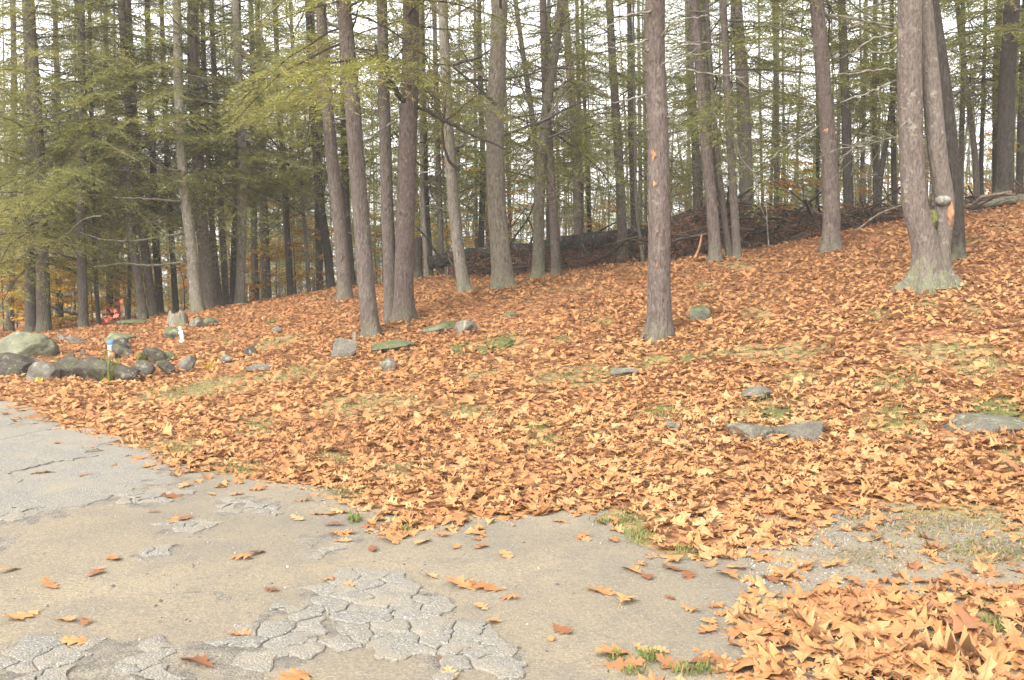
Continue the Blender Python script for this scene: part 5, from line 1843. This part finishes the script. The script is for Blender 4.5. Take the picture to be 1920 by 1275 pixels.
# moss cushions lying in the leaves
for k, (px, py, sx, sy, lab) in enumerate([(940, 645, 26, 9, 'larger bright moss cushion in the leaves at mid slope'), (905, 660, 20, 6, 'smaller moss cushion just below the larger mid slope one'), (1868, 772, 42, 12, 'green moss mat on the uphill side of the right hand ledge'),
                                           (862, 655, 12, 5, 'small moss cushion right of the mossy slab'), (1055, 641, 13, 5, 'little moss cushion left of the scarred trunk'), (1455, 782, 36, 8, 'flat moss mat above the broad gritty outcrop'),
                                           (1288, 677, 16, 6, 'moss cushion just below the scarred trunk'), (512, 603, 12, 5, 'dark moss cushion left of the reddish brown trunk foot')]):
    h = ground_hit(px, py)
    wx = sx / FPX * h[1]
    wy = max(.12, abs(ground_hit(px, py - sy)[1] - h[1]))
    wy = min(wy, wx * 1.6)
    V = I3[0] * (wx, wy, .05) * (1 + .35 * fbm(I3[0] * 2.5 + k, k, 4))[:, None]
    V[:, 2] = terrain(V[:, 0] + h[0], V[:, 1] + h[1]) - h[2] + np.maximum(V[:, 2], -.02) * .7 + .012
    mb = MB()
    mb.add(V, I3[1])
    tag(obj('moss_cushion', mb.mesh('moss_cushion', [M['moss']]), None, h), lab, 'moss')
    OBST.append((h[0], h[1], wx * .35, wy * .35))

# ------------------------------------------------------------------ fallen leaves
def leaf_field(x, y):
    """share of full leaf cover at a place"""
    P2 = np.stack([x, y], -1)
    jx = x + .10 * fbm(P2 * 3.5, 61, 2)
    jy = y + .12 * fbm(P2 * 3.5, 62, 2)
    a = inpoly(jx, jy, LEAFZONE)
    b_ = inpoly(jx, jy, PILE)
    dens = np.where(a | b_, 1.0, 0.0)
    # thin between the two drifts on the right
    gap = (~(a | b_)) & (x > 1.2) & (y > 3.2)
    dens = np.where(gap, .42 * np.clip((x - 1.2) / 1.0, 0.15, 1), dens)
    de = polydist(x, y, LEAFZONE)
    de = np.minimum(de, polydist(x, y, PILE))
    fringe = (~(a | b_)) & (de < .40)
    dens = np.where(fringe, np.maximum(dens, .22 * np.clip(1 - de / .40, 0, 1) ** 1.5), dens)
    th_ = fbm(P2 * .55, 71, 3)
    dens = dens * np.clip(1.0 + .55 * np.minimum(th_ + .15, 0), .4, 1)
    for gx_, gy_, sx, sy, straw in GP:
        dens = dens * (1 - .74 * np.exp(-(((x - gx_) / (sx * 1.0)) ** 2 + ((y - gy_) / (sy * 1.3 + .06)) ** 2)))
    for ox, oy, rx, ry in OBST:
        dens = np.where(((x - ox) / rx) ** 2 + ((y - oy) / ry) ** 2 < 1, 0, dens)
    return dens


def scatter(y0, y1, per, r):
    area = (y1 - y0) * 2 * (.56 * y1 + 1.5)
    n_ = int(area * per)
    y = r.uniform(y0, y1, n_)
    x = r.uniform(-1, 1, n_) * (.56 * y1 + 1.5)
    ok_ = np.abs(x) < .56 * y + 1.5
    x, y = x[ok_], y[ok_]
    ok_ = r.random(len(x)) < leaf_field(x, y)
    return x[ok_], y[ok_]


def leaves(bands, base, name, mbld, r, singles=None):
    for y0, y1, per in bands:
        x, y = scatter(y0, y1, per, r)
        n_ = len(x)
        if not n_:
            continue
        P2 = np.stack([x, y], -1)
        s = np.clip(np.exp(r.normal(-2.20, .27, n_)), .05, .20) * np.clip(1.2 - (y - 3.5) * .06, 1.0, 1.2)
        edge_d = np.minimum(polydist(x, y, LEAFZONE), polydist(x, y, PILE))
        inside = inpoly(x, y, LEAFZONE) | inpoly(x, y, PILE)
        pile = np.where(inside, np.clip(edge_d / .45, .12, 1), 0.05)
        hh = r.random(n_) * (.036 + .022 * fbm(P2 * 1.1, 81, 2)) * pile
        tilt = np.abs(r.normal(0, .28, n_)) * (.25 + .75 * pile)
        tilt = np.minimum(tilt, 1.35)
        yaw = r.uniform(0, 6.28, n_)
        tdir = r.uniform(0, 6.28, n_)
        Rm = eul(yaw, tilt, tdir)
        V = fast_leaf(base, n_, r, 1.15) * s[:, None, None]
        flip = r.random(n_) < .3
        V[flip, :, 2] *= -1
        V = np.einsum('nij,nkj->nki', Rm, V)
        zmin = np.percentile(V[:, :, 2], 18, axis=1)
        z = terrain(x, y) + .012 + hh - zmin * .85
        V = V + np.stack([x, y, z], -1)[:, None]
        # colour: tan oak leaves by the drive, redder uphill, partly shade painted in
        t_ = np.clip((y - 6) / 13, 0, 1)
        rv = np.clip(r.beta(4.2, 2.4, n_) * (1 - .26 * t_) + .10 * (1 - t_) * r.random(n_) + .10 * fbm(P2 * .8, 91, 2) - .05 * (hh < .012), 0, 1)
        rv = np.where(inpoly(x, y, PILE), rv * .86, rv)
        K = V.shape[1]
        F = (base[1][None] + (np.arange(n_) * K)[:, None, None]).reshape(-1, 3)
        if singles is not None:
            singles.append((V, base[1], rv, np.stack([x, y, z], -1), hh))
        else:
            mbld.add(V.reshape(-1, 3), F, 0, np.repeat(rv, K), np.tile(base[0], (n_, 1)))


BN, BM_, BF = leaf_base(OUT_N), leaf_base(OUT_M, False), leaf_base(OUT_F, False)
r = np.random.default_rng(2024)
near = []
leaves([(2.6, 4.4, 340), (4.4, 6.0, 330)], BN, 'leaf', None, r, near)
mb = MB()
# the leaves that show largest are pieces of their own, the rest one mass
allV = [(v_, f_, rv, p_, hh) for (v_, f_, rv, p_, hh) in near]
cand = []
for gi, (v_, f_, rv, p_, hh) in enumerate(allV):
    vis = np.abs(p_[:, 0]) < .50 * p_[:, 1]
    sc_v = (hh + .06) / (p_[:, 1] ** 2) * vis
    for li in np.argsort(-sc_v)[:330]:
        cand.append((sc_v[li], gi, li))
cand.sort(reverse=True)
chosen = {}
for s_, gi, li in cand[:222]:
    chosen.setdefault(gi, set()).add(int(li))
for gi, (v_, f_, rv, p_, hh) in enumerate(allV):
    sel = np.ones(len(v_), bool)
    for li in chosen.get(gi, ()):
        sel[li] = False
        m1 = MB()
        m1.add(v_[li] - p_[li], f_, 0, rv[li], BN[0])
        obj('leaf', m1.mesh('leaf', [M['leaf']]), ground, p_[li])
    vv = v_[sel]
    K = vv.shape[1]
    F = (f_[None] + (np.arange(len(vv)) * K)[:, None, None]).reshape(-1, 3)
    mb.add(vv.reshape(-1, 3), F, 0, np.repeat(rv[sel], K), np.tile(BN[0], (len(vv), 1)))
leaves([(6.0, 8, 360), (8, 9.6, 350)], BM_, 'leaf', mb, r)
leaves([(9.6, 13.5, 300), (13.5, 17, 225), (17, 21, 160), (21, 27, 90), (27, 34, 40)], BF, 'leaf', mb, r)
tag(obj('leaf_litter', mb.mesh('leaf_litter', [M['leaf']])), 'deep carpet of dry orange brown oak leaves over the bank', 'leaves', kind='stuff')

# single leaves blown on to the drive: where they lie and how long they show in the picture
STRAY = [(85, 886, 44), (150, 892, 34), (96, 1096, 48), (15, 1070, 44), (45, 1152, 62), (120, 1160, 46), (158, 1168, 34), (152, 1206, 58), (373, 1243, 74), (447, 1187, 40), (212, 1046, 40), (178, 1075, 36), (185, 1066, 22),
         (455, 1046, 46), (485, 1037, 42), (350, 970, 34), (325, 975, 40), (290, 957, 24), (255, 932, 20), (320, 931, 44), (350, 910, 30), (395, 925, 22), (182, 846, 26), (112, 832, 22), (262, 859, 28), (250, 838, 28), (300, 780, 22),
         (620, 1088, 40), (655, 1097, 40), (508, 1105, 32), (560, 973, 34), (630, 985, 34), (648, 1001, 32), (645, 1015, 36), (725, 1014, 50), (790, 1018, 44), (805, 1080, 34), (870, 1098, 66), (915, 1104, 66), (903, 1140, 36), (927, 1166, 36),
         (958, 1122, 38), (900, 1027, 34), (898, 1012, 30), (855, 1028, 26), (945, 1042, 40), (845, 1240, 40), (1120, 1107, 58), (1172, 1125, 58), (1255, 1117, 22), (1187, 1068, 50), (1212, 1078, 34), (1268, 1066, 52), (1290, 1076, 40),
         (1052, 1182, 44), (1033, 1198, 22), (1158, 1226, 74), (1165, 1246, 70), (1205, 1218, 48), (1242, 1222, 34), (1268, 1250, 66), (1305, 1243, 60), (1365, 1080, 50), (1392, 1066, 46), (1440, 1086, 44), (1330, 1180, 46), (1375, 1183, 30),
         (560, 1270, 76), (845, 1268, 40), (1090, 1005, 36), (1150, 1013, 34), (620, 965, 36), (700, 1030, 34), (1400, 1125, 40), (1505, 1060, 60), (1560, 1060, 50)]
r = np.random.default_rng(3)
SM = []
for k in range(14):
    m1 = MB()
    v1 = fast_leaf(BN, 1, r, .55)[0]
    if k % 3 == 1:
        v1[:, 2] *= -1
    v1[:, 2] -= np.percentile(v1[:, 2], 12)
    m1.add(v1, BN[1], 0, r.random(), BN[0])
    SM.append(m1.mesh('stray_leaf', [M['leaf_single']]))
for k, (px, py, L) in enumerate(STRAY):
    x, y = plane_hit(px, py, .015)
    s = min(max(L / FPX * y * 1.25, .06), .22)
    o = obj('leaf', SM[k % 14], drive, (x, y, dz(x, y) + .008))
    o.scale = (s, s, s)
    o.rotation_euler = (r.normal(0, .12), r.normal(0, .12), r.uniform(0, 6.28))

# ------------------------------------------------------------------ faint haze between the trees, added to give a bright lens veil
hz = bpy.data.materials.new('haze')
hz.use_nodes = True
t_ = hz.node_tree
t_.nodes.clear()
ho = t_.nodes.new('ShaderNodeOutputMaterial')
pv = t_.nodes.new('ShaderNodeVolumePrincipled')
pv.inputs['Color'].default_value = (.95, .92, .86, 1)
pv.inputs['Density'].default_value = HAZE
t_.links.new(pv.outputs[0], ho.inputs['Volume'])
x0, x1, y0, y1 = gx.min() - 5, gx.max() + 5, gy.min() - 5, gy.max() + 5
z0, z1 = float(GZ.min()) - 1.0, 24.0
V = [(x, y, z) for z in (z0, z1) for y in (y0, y1) for x in (x0, x1)]
me = bpy.data.meshes.new('haze')
me.from_pydata(V, [], [(0, 2, 3, 1), (4, 5, 7, 6), (0, 1, 5, 4), (2, 6, 7, 3), (0, 4, 6, 2), (1, 3, 7, 5)])
me.materials.append(hz)
tag(obj('haze', me), 'thin pale haze added as a bright veil over the wood', 'haze', kind='stuff')
